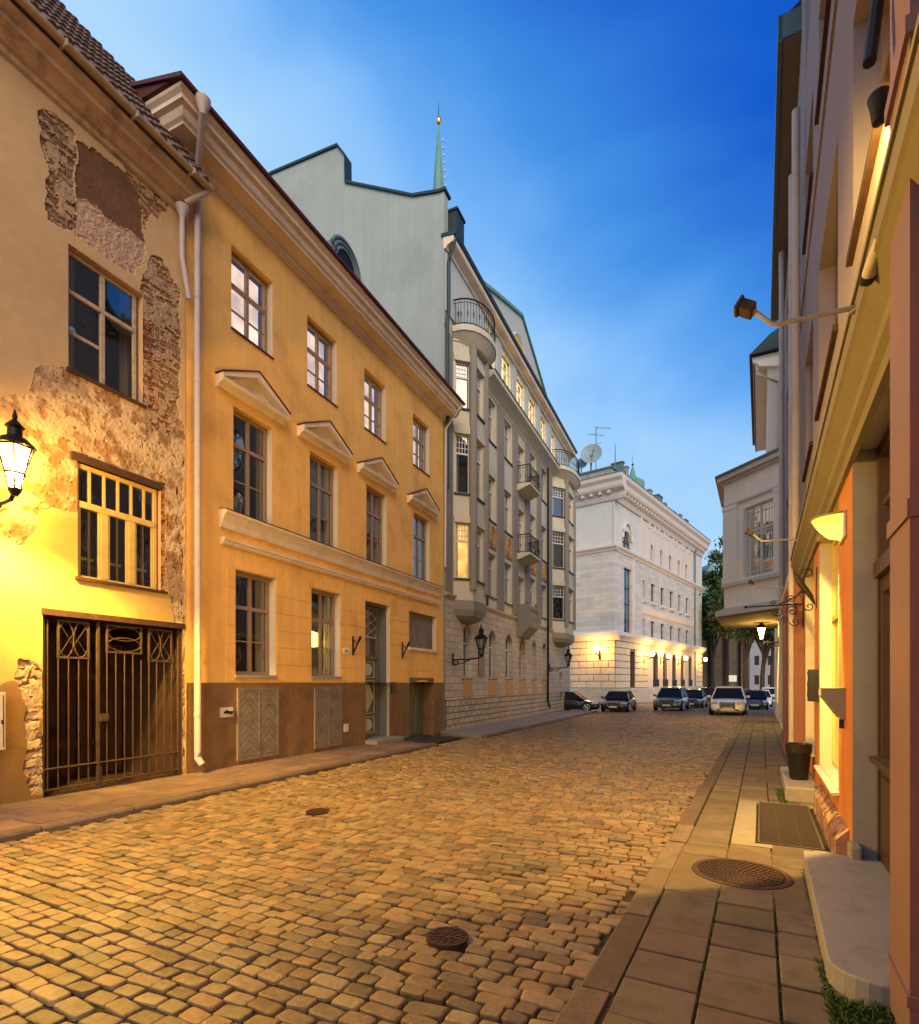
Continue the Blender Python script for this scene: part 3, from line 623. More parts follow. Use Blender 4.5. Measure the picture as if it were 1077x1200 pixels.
    q = MB(-1); pts = [(.5+.07*math.cos(math.pi+math.pi*i/8), 10.95+.07*math.sin(math.pi+math.pi*i/8)) for i in range(9)]; q.prism_s(-4, se+.12, pts+[(p[0]*.97+.015, p[1]+.012) for p in pts[::-1]])
    for i in range(8): s_ = s1-.3-i*1.1; q.box(s_, s_+.03, .41, .585, 10.855, 10.97)
    q.build('gutter', mat('gutter_zinc', (.42, .33, .22), .55, .15, 3, .1, dirt=(.2, .14, .09), dirt_amt=.5), E)
    # pantiles: wave profile with overlapping courses
    V, F, k = [], [], 0; pitch = R(53.5); cw, rl = .22, .30; ncol = int((se+.12+4)/cw); rows = 13
    for r in range(rows):
        n = ncol*6; u0 = r*rl*.93; jit = [random.uniform(-.012, .012) for _ in range(ncol+1)]
        for (uu, lift) in ((u0, .045), (u0+rl, .0)):
            for i in range(n+1):
                s_ = -4 + i*cw/6; ph = (i % 6)/6; wv = .035*math.sin(ph*2*math.pi) + .01
                j = jit[min(i//6, ncol)]; du = uu + (j if lift else 0); V.append((s_, -(.54 - du*math.cos(pitch)) - (wv+lift)*math.sin(pitch), 10.93 + du*math.sin(pitch) + (wv+lift)*math.cos(pitch)))
        for i in range(n+1):
            v = V[k+i]; V.append((v[0], v[1]+.03, v[2]-.025))
        for i in range(n): F.append((k+i, k+i+1, k+n+1+i+1, k+n+1+i)); F.append((k+i, k+i+1, k+2*(n+1)+i+1, k+2*(n+1)+i))
        k += 3*(n+1)
    npmesh('roof', V, [np.array(F)], M['tile'], E)
    q = MB(-1); q.prism_s(-4, se+.1, [(.5, 10.9), (-1.7, 13.9), (-4.0, 10.9)]); q.build('roof', M['tile'], E)
    # down pipe with funnel
    dp_ = MB(-1); S_ = f.s(212, .12); zf = f.z(212, 243, .15)
    dp_.lathe(S_, .15, [(.045, zf-.22), (.05, zf-.16), (.12, zf), (.125, zf+.03), (.10, zf+.03)], 14)
    dp_.tube([(S_, .15, zf-.2), (S_, .15, f.z(213, 300, .15)), (S_+.16, .14, f.z(228, 355, .15))], .048, 12)
    dp_.tube([(se+.1, .45, 10.9), (S_+.02, .2, zf+.1)], .05, 10); dp_.build('down_pipe', M['pipe'], E, smooth=True)
derelict()
bx = thing('meter_cabinet', 'pale grey wall box on the brown base of the derelict house at the left edge', 'utility box', FL.w(8.3, .02, 1.1), FL.rz)
q = MB(-1); q.box(-.45, .155, 0, .14, -.38, .42); q.build('case', M['whitebox'], bx, bevel=.012)
q = MB(-1); q.box(.12, .128, .14, .147, -.34, .38); q.box(.10, .125, .141, .15, -.02, .04); q.build('hinge', M['iron'], bx)

def lantern(name, label, base, rz, lit=True, group=None, sc=1.0, arm=.8, power=0, mt='iron', up=.0):
    """traditional four-sided street lantern on a wrought wall bracket; local +x is outwards"""
    t = thing(name, label, 'wall lantern', base, rz, group); ir = M[mt]; tf = lambda s, d: (s*sc, d*sc)
    def B(): return MB(1, tf)
    m = B(); z0 = .0
    m.box(-.0, .03, -.05, .05, -.18*sc, .2*sc); arc = [(arm*(1-math.cos(a)) if False else arm*k/10, 0, (-.02 - .0*k)*sc) for k, a in enumerate([0]*11)]
    m.tube([(0.02, 0, .0), (arm*.55, 0, .0), (arm*.9, 0, .03*sc), (arm, 0, .12*sc)], .022*sc, 8)
    sp = [(arm*.12+.10*math.cos(a)*(1-a/14), 0, (-.10+.10*math.sin(a)*(1-a/14))*sc) for a in [k*.45 for k in range(20)]]; m.tube(sp, .012*sc, 6)
    m.tube([(.02, 0, -.16*sc), (arm*.3, 0, -.13*sc), (arm*.6, 0, -.02*sc)], .015*sc, 6)
    sp = [(arm+.02+.07*math.cos(a)*(1-a/12), 0, (.18+.07*math.sin(a)*(1-a/12))*sc) for a in [k*.5 for k in range(14)]]; m.tube(sp, .010*sc, 6)
    m.build('bracket', ir, t)
    h = .12*sc
    fr_ = B(); n = 6
    def ring(r, z): return [(arm+r*math.cos(2*math.pi*(k+.5)/n), r*math.sin(2*math.pi*(k+.5)/n), z) for k in range(n)]
    lo, mi, hi = ring(.065, h+.02*sc), ring(.10, h+.20*sc), ring(.185, h+.50*sc)
    for rg, rr in ((lo, .012), (mi, .014), (hi, .016)): fr_.tube(rg, rr*sc, 6, closed=True)
    for a, b in ((lo, mi), (mi, hi)):
        for p, q in zip(a, b): fr_.tube([p, q], .009*sc, 5)
    fr_.lathe(arm, 0, [(.03, h-.06*sc), (.06, h-.01*sc), (.07, h+.02*sc)], 12); fr_.build('frame', ir, t)
    g = B(); 
    for A, C in ((ring(.058, h+.03*sc), ring(.094, h+.195*sc)), (ring(.094, h+.205*sc), ring(.178, h+.49*sc))):
        for k in range(n): g.face([A[k], A[(k+1) % n], C[(k+1) % n], C[k]])
    g.build('lamp_glass', M['lampglow'] if lit else glassmat('lantern_glass', .15, .2), t)
    c = B(); c.lathe(arm, 0, [(.20, h+.505*sc), (.21, h+.52*sc), (.13, h+.60*sc), (.075, h+.63*sc), (.07, h+.72*sc), (.10, h+.74*sc), (.055, h+.79*sc), (.02, h+.83*sc), (.028, h+.86*sc), (.004, h+.95*sc)], 12); c.build('cap', ir, t, smooth=True)
    if lit:
        ld = bpy.data.lights.new('lantern_light', 'POINT'); ld.energy = power*.17; ld.color = (1, .50, .06); ld.shadow_soft_size = .12; lo_ = bpy.data.objects.new('lantern_light', ld)
        COL.objects.link(lo_); lo_.parent = t; lo_.location = (arm*sc+.0, 0, h+.3*sc)
        ld = bpy.data.lights.new('lantern_reflector', 'SPOT'); ld.energy = power*1.95; ld.color = (1, .58, .09); ld.spot_size = R(156); ld.spot_blend = .3; ld.shadow_soft_size = .12
        l2 = bpy.data.objects.new('lantern_reflector', ld); COL.objects.link(l2); l2.parent = t; l2.location = (arm*sc, 0, h+.25*sc); l2.rotation_euler = Vector((.50, .0, -.86)).to_track_quat('-Z', 'Y').to_euler()
    return t
_s = FL.s(17, .8); _p = FL.w(_s, 0, FL.z(17, 545, .8)-.47)
lantern('wall_lantern', 'big lit yellow lantern on a scrolled bracket on the derelict house, left edge', _p, FL.rz - math.pi/2, True, None, 1.12, .72, 2700)

# ------------------------------------------------------------------ yellow house
def yellow():
    f = FL; E = bempty(f, 'yellow_house', 'ochre yellow three storey house with cream cornice and triangular window pediments', 'house')
    sx = f.s; a0 = sx(217.5)+.02; a1 = sx(519.5); zt = 11.62
    Wn = []
    for (l, r, yt, yb) in ((271.1, 319.5, 281.6, 382.6), (360.2, 394.7, 369.8, 451.5), (427, 452, 431.6, 500.8), (484.1, 503, 485, 544.5)):
        Wn.append((sx(l), sx(r), 9.03, 10.78))
    top = list(Wn)
    mid = [(sx(l), sx(r), 5.19, 7.44) for l, r in ((273.5, 319), (363, 396), (429.4, 453), (485, 503.5))]
    gw = [(sx(275.9), sx(322.5), 1.80, 4.03), (sx(365), sx(398.3), 1.80, 4.03)]
    door = (sx(428), sx(456), -.5, 4.03); sm = (sx(479.4), sx(510.6), 2.82, 4.04); gar = (sx(479.4), sx(508), -.5, 1.80)
    c1 = (sx(276.4), sx(324.6), f.g(sx(280))+.09, 1.54); c2 = (sx(367), sx(398.9), f.g(sx(370))+.09, 1.54)
    up = [h for h in top + mid]
    m = MB(-1); m.wall(a0, a1, 4.4, zt, up, reveal=.17); m.wall(a0, a1, 1.65, 4.4, [*gw, (door[0], door[1], 1.65, door[3]), sm, (gar[0], gar[1], 1.65, 1.80)], reveal=.0)
    m.box(a0, a1-.02, -9.2, -9, -.5, zt); m.face([(a1, 0, -.5), (a1, -9, -.5), (a1, -9, zt), (a1, 0, zt)]); m.face([(a0, 0, -.5), (a0, -9, -.5), (a0, -9, zt), (a0, 0, zt)]); m.face([(a0, 0, zt), (a1, 0, zt), (a1, -9, zt), (a0, -9, zt)])
    m.build('wall', M['ochre'], E, recalc=False)
    m = MB(-1); m.wall(a0, a1, -.5, 1.65, [(door[0], door[1], -.5, 1.65), (gar[0], gar[1], -.5, 1.65)], d=.02, reveal=.45); m.face([(a0, .02, 1.65), (a1, .02, 1.65), (a1, -.01, 1.65), (a0, -.01, 1.65)])
    m.build('plinth', M['plinth'], E, recalc=False)
    # cream reveals (ground floor) and pale upper reveals
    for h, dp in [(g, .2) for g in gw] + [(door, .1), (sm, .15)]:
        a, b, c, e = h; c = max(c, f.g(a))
        m = MB(-1); m.face([(b, .004, c), (b, .004, e), (b, -dp, e), (b, -dp, c)]); m.face([(a, .004, c), (a, .004, e), (a, -dp, e), (a, -dp, c)]); m.face([(a, .004, e), (b, .004, e), (b, -dp, e), (a, -dp, e)]); m.build('reveal', M['cream_plain'], E, recalc=False)
    for a, b, c, e in top+mid: m = MB(-1); m.face([(b-.003, -.002, c), (b-.003, -.002, e), (b-.003, -.16, e), (b-.003, -.16, c)]); m.build('reveal', M['cream_plain'], E, recalc=False)
    # rustication: slightly raised blocks on the ground floor with radiating lintel stones
    m = MB(-1); b0 = sx(264); b1 = sx(513); zc = [1.66 + .395*i for i in range(8)]; hol = [*gw, door, sm, gar]
    edges = sorted({b0, b1, *[h[0]-.0 for h in hol[:4]], *[h[1] for h in hol[:4]]})
    for i, (z0, z1) in enumerate(zip(zc, zc[1:])):
        if z1 > 4.46: z1 = 4.44
        for a, b in zip(edges, edges[1:]):
            mid_ = (a+b)/2; inside = [h for h in hol[:4] if h[0] < mid_ < h[1]]
            if inside and inside[0] is not sm: continue
            if inside and z1 > sm[2]-.12: continue
            if z0 > 4.0: continue
            g = .012; m.box(a+(.0 if inside else .03), b-(.0 if inside else .03), -.01, .012, z0+g, min(z1, 4.02)-g)
    for h in hol[:4]:
        cx = (h[0]+h[1])/2; n = 7; w = h[1]-h[0]+.25
        for k in range(n):
            x0, x1 = cx-w/2+w*k/n, cx-w/2+w*(k+1)/n; sp = .28
            m.prism_d(-.01, .012, [(x0+.01, 4.05), (x1-.01, 4.05), (cx+(x1-cx)*(1+sp)-.01, 4.43), (cx+(x0-cx)*(1+sp)+.01, 4.43)])
    m.build('rustication', M['ochre'], E)
    # belt under the middle windows
    m = MB(-1); x0, x1 = sx(257), sx(513.5)
    m.prism_s(x0, x1, [(-.01, 4.80), (.05, 4.80), (.07, 4.84), (.09, 4.93), (.15, 5.05), (.20, 5.10), (.205, 5.15), (.03, 5.185), (-.01, 5.185)])
    m.prism_s(x0+.03, x1-.02, [(-.01, 4.46), (.05, 4.46), (.09, 4.50), (.09, 4.54), (.12, 4.56), (.12, 4.60), (.03, 4.63), (-.01, 4.63)]); m.build('belt_course', M['cream'], E)
    m = MB(-1); m.prism_s(x0-.01, x1+.01, [(.0, 5.186), (.215, 5.152), (.22, 5.166), (.0, 5.20)]); m.build('belt_flashing', M['redmetal'], E)
    # main cornice with return at the left end
    prof = [(0, 11.52), (.04, 11.52), (.05, 11.62), (.10, 11.66), (.10, 11.70), (.42, 11.72), (.43, 11.76), (.48, 11.80), (.52, 11.88), (.52, 11.93), (.60, 11.95), (.60, 12.03), (.66, 12.08), (.68, 12.12), (0, 12.12)]
    m = MB(-1); m.prism_s(a0-.0, a1+.35, prof); 
    for (d0, z0), (d1, z1) in zip(prof[:-1], prof[1:-1]):
        m.face([(a0, d0, z0), (a0, d1, z1), (a0-d1, d1, z1), (a0-d0, d0, z0)]); m.face([(a0-d0, d0, z0), (a0-d1, d1, z1), (a0-d1, -6, z1), (a0-d0, -6, z0)])
    m.face([(a0, prof[-2][0], 12.12), (a0-.68, .68, 12.12), (a0-.68, -6, 12.12), (a0, -6, 12.12)])
    # return face to the left: same profile pushed along d
    m.build('cornice', M['cream'], E)
    m = MB(-1); m.prism_s(a0-.74, a1+.38, [(-.6, 12.5), (.73, 12.125), (.75, 12.14), (.75, 12.20), (-.6, 12.57)]); m.build('roof_edge', M['redmetal'], E)
    m = MB(-1); m.prism_s(a0-.70, a1, [(.4, 12.20), (-4.5, 14.2), (-9, 12.2)]); m.build('roof', M['redmetal'], E)
    # arched dormer
    sd_ = sx(404.5, -1.5); m = MB(-1)
    pts = [(sd_+.8*math.cos(math.pi*i/14), 14.9+.8*math.sin(math.pi*i/14)) for i in range(15)]
    m.prism_d(-4.2, -1.5, [(sd_+.8, 12.4)] + pts + [(sd_-.8, 12.4)])
    dm = m.build('dormer', M['zinc'], E)
    for j_, q_ in enumerate((1.02, .84, .66)):
        m = MB(-1); m.tube([(sd_+.8*q_*math.cos(math.pi*i/14), -1.47+.03*j_*0, 14.9+.8*q_*math.sin(math.pi*i/14)) for i in range(15)], .05, 6); m.build('dormer_moulding', M['zinc'], dm, smooth=True)
    m = MB(-1); m.prism_d(-1.49, -1.47, [(sd_+.56*math.cos(math.pi*i/10), 14.9+.56*math.sin(math.pi*i/10)) for i in range(11)]); m.build('dormer_window', M['carglass'], dm)
    # pediments
    m = None
    for a, b, c, e in mid:
        m = MB(-1); x0, x1 = a-.46, b+.34; xc = (x0+x1)/2; zb = 7.62
        m.prism_s(x0, x1, [(0, zb), (.07, zb), (.10, zb+.06), (.2, zb+.10), (.22, zb+.17), (0, zb+.17)])
        for q0, q1 in ((x0, xc), (x1, xc)):
            m.prism_d(0, .215, [(q0, zb+.17), (q1, zb+.60), (q1, zb+.73), (q0-(.0), zb+.25)]) if q0 < q1 else m.prism_d(0, .214, [(q0, zb+.17), (q1, zb+.60), (q1, zb+.73), (q0, zb+.25)])
        m.prism_d(0, .03, [(x0+.1, zb+.165), (x1-.1, zb+.165), (xc, zb+.62)])
        pd = m.build('pediment', M['cream'], E)
        q = MB(-1)
        q.prism_d(0, .24, [(x0-.02, zb+.252), (xc, zb+.732), (xc, zb+.755), (x0-.03, zb+.272)]); q.prism_d(0, .239, [(x1+.02, zb+.252), (xc, zb+.732), (xc, zb+.755), (x1+.03, zb+.272)])
        q.build('pediment_flashing', M['redmetal'], pd)
    # windows
    wf = M['woodframe']
    for i, (a, b, c, e) in enumerate(top):
        w_ = window(E, -1, a+.004, b-.03, c+.02, e-.02, -.15, wf, 2, (.60,), .07, room='warmsoft', subs=(.3,))  # warm emission added to the blind behind each top window
        q = MB(-1); q.box(a-.02, b+.02, -.16, .035, c-.015, c+.012); q.build('window_sill', M['redmetal'], w_)
    for a, b, c, e in mid:
        window(E, -1, a+.004, b-.03, c+.02, e-.02, -.15, wf, 2, (.68,), .07, room='dark', subs=(.34,), curtain=.16)
    for i, (a, b, c, e) in enumerate(gw):
        w_ = window(E, -1, a+.004, b-.02, c+.02, e-.01, -.17, wf, 2, (.66,), .075, room='dark', subs=(.33,), curtain=.24)
        q = MB(-1); q.box(a-.03, b+.03, -.2, .05, c-.05, c+.018); q.build('window_sill', M['greypost'], w_)
        if i == 1:
            q = MB(-1); q.lathe((a+b)/2-.05, -.42, [(.02, 3.0), (.16, 2.95), (.17, 2.6), (.02, 2.58)], 14); q.build('lampshade', emis('lampshade_glow', (1, .62, .12), 5), w_, smooth=True)
    a, b, c, e = sm; w_ = window(E, -1, a+.004, b-.02, c+.02, e-.01, -.13, M['planks'], 4, (), .06, room='dark'); q = MB(-1)
    for k in range(4): x = a+.08+(b-a-.14)*k/4; q.box(x, x+(b-a-.14)/4-.03, -.16, -.135, c+.08, e-.07)
    q.build('shutter', M['planks'], w_)
    q = MB(-1); q.box(a-.06, b+.1, -.14, .06, c-.07, c+.015); q.build('window_sill', M['cream'], w_)
    # entrance door
    a, b, c, e = door; g0 = f.g(a)+.12; d = -.38; q = MB(-1)
    q.box(b-.045, b-.003, d-.02, -.1, g0, e-.01); q.box(a+.003, a+.045, d-.02, -.1, g0, e-.01); q.box(a+.045, b-.045, d-.02, -.1, e-.06, e-.01)
    q.build('door_lining', M['greendoor'], E); q = MB(-1); a += .05; b -= .05; e -= .05
    q.box(a, a+.09, d-.06, d+.05, g0, e-.01); q.box(b-.12, b-.01, d-.06, d+.05, g0, e-.01); q.box(a+.09, b-.12, d-.06, d+.045, e-.1, e-.012); q.box(a+.09, b-.12, d-.06, d+.07, 2.36, 2.48)
    q.box(a+.09, b-.12, d-.05, d, g0, 2.36); fr_ = q.build('door', M['greendoor'], E)
    q = MB(-1); x0, x1 = a+.19, b-.22; xm = (x0+x1)/2; d2 = d+.004
    def rectframe(z0, z1, w=.022):
        q.box(x0, x1, d2-.01, d2+.014, z0, z0+w); q.box(x0, x1, d2-.01, d2+.014, z1-w, z1); q.box(x0, x0+w, d2-.01, d2+.013, z0+w, z1-w); q.box(x1-w, x1, d2-.01, d2+.013, z0+w, z1-w)
    for z0, z1 in ((g0+.12, g0+.62), (g0+.72, 1.72), (1.80, 2.30)): rectframe(z0, z1)
    q.prism_d(d2-.01, d2+.02, [(xm, g0+.76), (x1-.05, (g0+2.44)/2), (xm, 1.68), (x0+.05, (g0+2.44)/2)])
    for zc_ in (g0+.37, 2.05): q.prism_d(d2-.01, d2+.02, [(xm+(x1-x0)*.33*math.cos(k*math.pi/8), zc_+.19*math.sin(k*math.pi/8)) for k in range(16)])
    q.build('door_panel', M['doorwhite'], fr_)
    q = MB(-1); q.face([(a+.09, d-.02, 2.48), (b-.12, d-.02, 2.48), (b-.12, d-.02, e-.1), (a+.09, d-.02, e-.1)]); q.build('pane', M['glass'], fr_, recalc=False)
    q = MB(-1); q.box(a+.09, b-.12, d-.03, d+.01, 3.02, 3.06)
    for i in range(-1, 3):
        for sg_ in (1, -1):
            p0, p1 = a+.10, b-.13; z0 = 3.08+i*.28
            pts = [(p0 if sg_ > 0 else p1, z0), (p1 if sg_ > 0 else p0, z0+.56)]
            (xa, za), (xb, zb_) = pts
            # clip to the light
            def cl(xa, za, xb, zb_):
                lo, hi = 3.06, e-.1
                if zb_ < lo or za > hi: return None
                t0 = max(0, (lo-za)/(zb_-za)); t1 = min(1, (hi-za)/(zb_-za)); return (xa+(xb-xa)*t0, za+(zb_-za)*t0, xa+(xb-xa)*t1, za+(zb_-za)*t1)
            k = cl(xa, za, xb, zb_)
            if k: q.tube([(k[0], d, k[1]), (k[2], d, k[3])], .011, 5)
    q.build('lattice', M['doorwhite'], fr_); q = MB(-1); q.box(a, b, -.9, -.85, g0, e); q.build('dark_backing', M['dark'], fr_)
    q = MB(-1); q.tube([(x0-.03, d+.02, 1.12), (x0-.03, d+.07, 1.12), (x0+.06, d+.07, 1.12)], .012, 6); q.build('handle', M['gold'], fr_)
    q = MB(-1); q.box(a-.08, b+.25, -.45, .42, g0-.16, g0-.01); q.build('doorstep', M['concrete'], E, bevel=.02)
    # cellar doors with chevron boards
    for (a, b, c, e) in (c1, c2):
        q = MB(-1); q.box(a, b, .02, .045, c, e); o = q.build('cellar_door', M['planks'], E)
        q = MB(-1); q.box(a, a+.05, .04, .062, c, e); q.box(b-.05, b, .04, .062, c, e); q.box(a+.05, b-.05, .04, .0615, c, c+.05); q.box(a+.05, b-.05, .04, .0615, e-.05, e); xm = (a+b)/2; q.box(xm-.012, xm+.012, .04, .066, c+.05, e-.05)
        q.build('door_frame', M['planks'], o)
        for sg_ in (0, 1):
            xa, xb = (a+.055, xm-.012) if sg_ == 0 else (xm+.012, b-.055)
            n = 4
            for half in (0, 1):
                ha, hb = xa+(xb-xa)*half/2, xa+(xb-xa)*(half+1)/2; up_ = (half == 0)
                q = q if False else None
            bb = MB(-1); step = .155; zz = c-.3
            while zz < e:
                # inverted V boards
                lift = (xb-xa)/2*.9; P_ = [(xa, zz), (xm_ := (xa+xb)/2, zz+lift), (xb, zz), (xb, zz+step-.03), (xm_, zz+lift+step-.03), (xa, zz+step-.03)]
                for (u0, u1, v0, v1) in ((xa, xm_, zz, zz+lift), (xb, xm_, zz, zz+lift)):
                    A = [(u0, v0), (u1, v1), (u1, v1+step-.03), (u0, v0+step-.03)]
                    if min(p[1] for p in A) < c+.05 or max(p[1] for p in A) > e-.05:
                        A = [(p[0], min(max(p[1], c+.05), e-.05)) for p in A]
                        if max(p[1] for p in A)-min(p[1] for p in A) < .02: continue
                    bb.prism_d(.043, .058, A)
                zz += step
            bb.build('chevron_boards', M['planks'], o)
    # garage door in its recess
    a, b, c, e = gar; q = MB(-1); g0 = f.g(a); q.box(a, b, -.5, -.45, g0-.2, e+.1)
    for k in range(5): x = a+(b-a)*k/5; q.box(x+.02, x+(b-a)/5-.02, -.46, -.43, g0, 1.2)
    for k in range(5):
        x = a+(b-a)*(k+.5)/5; q.tube([(x-.05, -.44, 1.25), (x-.05, -.44, 1.5), (x, -.44, 1.62), (x+.05, -.44, 1.5), (x+.05, -.44, 1.25)], .01, 5)
    q.build('garage_door', M['greendoor'], E)
    q = MB(-1); n = 8; w = b-a; pts = [(a+w*i/n, 1.60+.14*math.sin(math.pi*i/n)) for i in range(n+1)]; q.prism_d(-.44, .015, [(a, 1.82)] + pts + [(b, 1.82)]); q.build('garage_arch', M['plinth'], E)
    # flag holders, number plate, boxes (parts fixed to the facade)
    for px, py in ((413, 757), (471, 762)):
        s_, z_ = sx(px), f.z(px, py, .05); q = MB(-1); q.box(s_-.03, s_+.03, 0, .03, z_-.26, z_+.28); q.tube([(s_, .03, z_-.2), (s_+.0, .22, z_+.16)], .022, 8); q.tube([(s_, .2, z_+.12), (s_, .28, z_+.26)], .036, 8); q.tube([(s_, .02, z_+.18), (s_, .2, z_+.05)], .012, 6); q.build('flag_holder', M['iron'], E)
    s_, z_ = sx(405), f.z(405, 763); q = MB(-1); q.box(s_-.14, s_+.14, .012, .03, z_-.08, z_+.08); np_ = q.build('number_plate', M['numwhite'], E)
    s_ = sx(459); q = MB(-1); q.box(s_-.1, s_+.12, .02, .06, 1.30, 1.66); q.build('door_plaque', M['black'], E)
    s_, z_ = sx(264.5), f.z(264.5, 834.6); q = MB(-1); q.box(s_-.17, s_+.15, .02, .055, z_-.10, z_+.10); q.build('socket_plate', M['whitebox'], E); q = MB(-1); q.tube([(s_-.04, .055, z_+.03), (s_-.04, .10, z_+.03), (s_+.05, .11, z_-.03)], .018, 6); q.box(s_-.1, s_+.12, .055, .08, z_-.02, z_+.02); q.build('socket_valve', M['iron'], E)
    s_, z_ = sx(404), f.z(404, 853); q = MB(-1); q.box(s_-.10, s_+.10, .02, .06, z_-.11, z_+.11); q.build('socket_plate', M['whitebox'], E, bevel=.01)
    # down pipe
    q = MB(-1); S0, zf = sx(238, .75), f.z(238, 118, .75); S1 = sx(231, .12); z1_ = f.z(228, 195, .15)
    q.lathe(S0, .74, [(.05, zf-.25), (.06, zf-.2), (.13, zf-.05), (.14, zf+.02), (.12, zf+.02)], 16); q.tube([(S0, .74, zf-.2), (S1, .13, z1_), (S1, .13, z1_-.3), (S1, .13, .35), (S1, .13, f.g(S1)+.30), (S1+.03, .22, f.g(S1)+.17)], .062, 14)
    for zz in (1.0, 2.2, 3.9, 5.6, 7.4, 9.0): q.lathe(S1, .13, [(.068, zz), (.070, zz+.02), (.070, zz+.06), (.068, zz+.08)], 14)
    q.build('down_pipe', M['pipe'], E, smooth=True)
    q = MB(-1); S2 = a1-.05; q.tube([(S2+.2, .72, 12.05), (S2+.05, .1, 11.2), (S2+.05, .08, 6)], .05, 8); q.build('down_pipe', M['pipe'], E, smooth=True)
    q = MB(-1); q.box(s_ := sx(405)-.06, s_+.13, .03, .034, z_ := f.z(405, 763)-.03, z_+.05); q.build('worn_number', M['planks'], np_)
yellow()

# ------------------------------------------------------------------ grey art nouveau building
def balcony_rail(par, pts, z0, h, name='railing', n_between=7, scroll=True, mt='iron'):
    q = MB(-1); q.tube([(s, d, z0+h) for s, d in pts], .028, 6); q.tube([(s, d, z0+.06) for s, d in pts], .018, 6); q.tube([(s, d, z0+h-.14) for s, d in pts], .012, 6)
    for (a, b) in zip(pts, pts[1:]):
        L_ = math.hypot(b[0]-a[0], b[1]-a[1]); n = max(1, int(L_/.11))
        for k in range(n):
            t = k/n; s, d = a[0]+(b[0]-a[0])*t, a[1]+(b[1]-a[1])*t
            q.tube([(s, d, z0+.0), (s+.02*math.sin(k), d, z0+h*.5), (s, d, z0+h)], .010, 5)
            if scroll and k % 2 == 0:
                e = .06; q.tube([(s+e*math.cos(a_), d+.01, z0+h*.42+e*1.6*math.sin(a_)) for a_ in [i*math.pi/5 for i in range(10)]], .011, 5, closed=True)
    return q.build(name, M[mt], par)
def greybuilding():
    f = FL; E = bempty(f, 'grey_building', 'tall grey green building with bay windows, iron balconies and arched ground floor', 'building')
    sx = f.s; yz = lambda Y: Y/f.u[1]
    a0, a1 = yz(20.98), yz(40.6); zt = 18.25
    RW = [(12.75, 14.72), (9.12, 11.22), (5.6, 7.62)]
    cols = [(569.7, 581.0), (590.2, 599.6), (606.4, 614.6), (620.2, 627.6), (634.0, 640.6)]
    CS = [(sx(a), sx(b)) for a, b in cols]
    holes = []
    for i, (a, b) in enumerate(CS):
        for r, (z0, z1) in enumerate(RW):
            if i == 2: z0 = (12.0, 8.4, 4.9+.2)[r]; z1 = (14.3, 10.9, 7.3)[r]
            holes.append((a, b, z0, z1))
    gcols = [(541.5, 551.8), (571.5, 581), (591.5, 599.8), (608, 615.2), (622.6, 628), (635, 639.6)]
    ghol = [(sx(a), sx(b), 1.82, 4.05, True) for a, b in gcols]
    acols = [(569.5, 580), (588.6, 598.8), (606, 614.8), (620, 627.8), (633.7, 640), (646.2, 650.5)]
    ahol = [(sx(a), sx(b), 16.2, 17.85) for a, b in acols]
    door = (sx(655.2), sx(658.6), -.5, 2.35)
    m = MB(-1); m.wall(a0, a1, 5.0, 15.3, holes, reveal=.22); m.build('wall', M['grayren'], E, recalc=False)
    m = MB(-1); m.wall(a0, a1, 15.3, zt, ahol, reveal=.2, d=-.02)
    for i in range(len(ahol)-1):
        x0, x1 = ahol[i][1]+.22, ahol[i+1][0]-.22
        if x1 > x0: m.box(x0, x1, -.03, .05, 15.8, 18.0)
    m.box(a0+.1, ahol[0][0]-.25, -.03, .05, 15.8, 18.0); m.build('attic_wall', M['palegrey'], E, recalc=False)
    m = MB(-1); m.wall(a0, a1, 1.0, 5.0, [(h[0], h[1], 1.0 if False else h[2], h[3], True) for h in ghol] + [(door[0], door[1], 1.0, door[3])], d=.03, reveal=.25); m.build('stone_wall', M['stone'], E, recalc=False)
    m = MB(-1); m.wall(a0, a1, -.6, 1.0, [(door[0], door[1], -.6, 1.0)], d=.09, reveal=.3); m.face([(a0, .09, 1.0), (a1, .09, 1.0), (a1, .02, 1.0), (a0, .02, 1.0)]); m.build('stone_base', M['roughstone'], E, recalc=False)
    # firewall facing the camera (gable end) and shell
    q = lambda px, py, dd: None
    # silhouette of the end wall in (depth from street, z)
    def endpt(px, py):
        T = (px-CX)/FP; o = f.w(a0); k = -f.n[0], -f.n[1]     # into the block
        # o + k*t on ray T
        t = (T*o.y - o.x)/(k[0]-T*k[1]); Y = o.y + k[1]*t; return t, CH + (HY-py)/FP*Y
    prof = [endpt(*p) for p in ((515, 226), (484, 231), (405, 215), (404.5, 183), (396, 172), (318, 205))]
    tl, zl = prof[-1]; prof += [(tl+3, zl-1.2), (tl+6, zl-4)]
    m = MB(-1); m.prism_s(a0-.0, a0+.35, [(-.0, -.6), (-.0, prof[0][1])] + [(-t, z) for t, z in prof] + [(-(tl+6), -.6)]); m.build('firewall', M['firewall'], E)
    m = MB(-1); pr = [(-.0+.08, prof[0][1])] + [(-t, z) for t, z in prof]
    for (d0, z0), (d1, z1) in zip(pr, pr[1:]): m.prism_s(a0-.08, a0+.45, [(d0, z0), (d1, z1), (d1, z1+.10), (d0, z0+.10)])
    m.build('firewall_flashing', M['darkmetal'], E)
    m = MB(-1); D = -11; m.box(a0+.3, a1, D-.2, D, -.6, 19); m.face([(a1, 0, -.6), (a1, D, -.6), (a1, D, zt), (a1, 0, zt)]); m.face([(a0+.3, 0, zt), (a1, 0, zt), (a1, D, zt), (a0+.3, D, zt)]); m.build('rear_wall', M['grayren'], E, recalc=False)
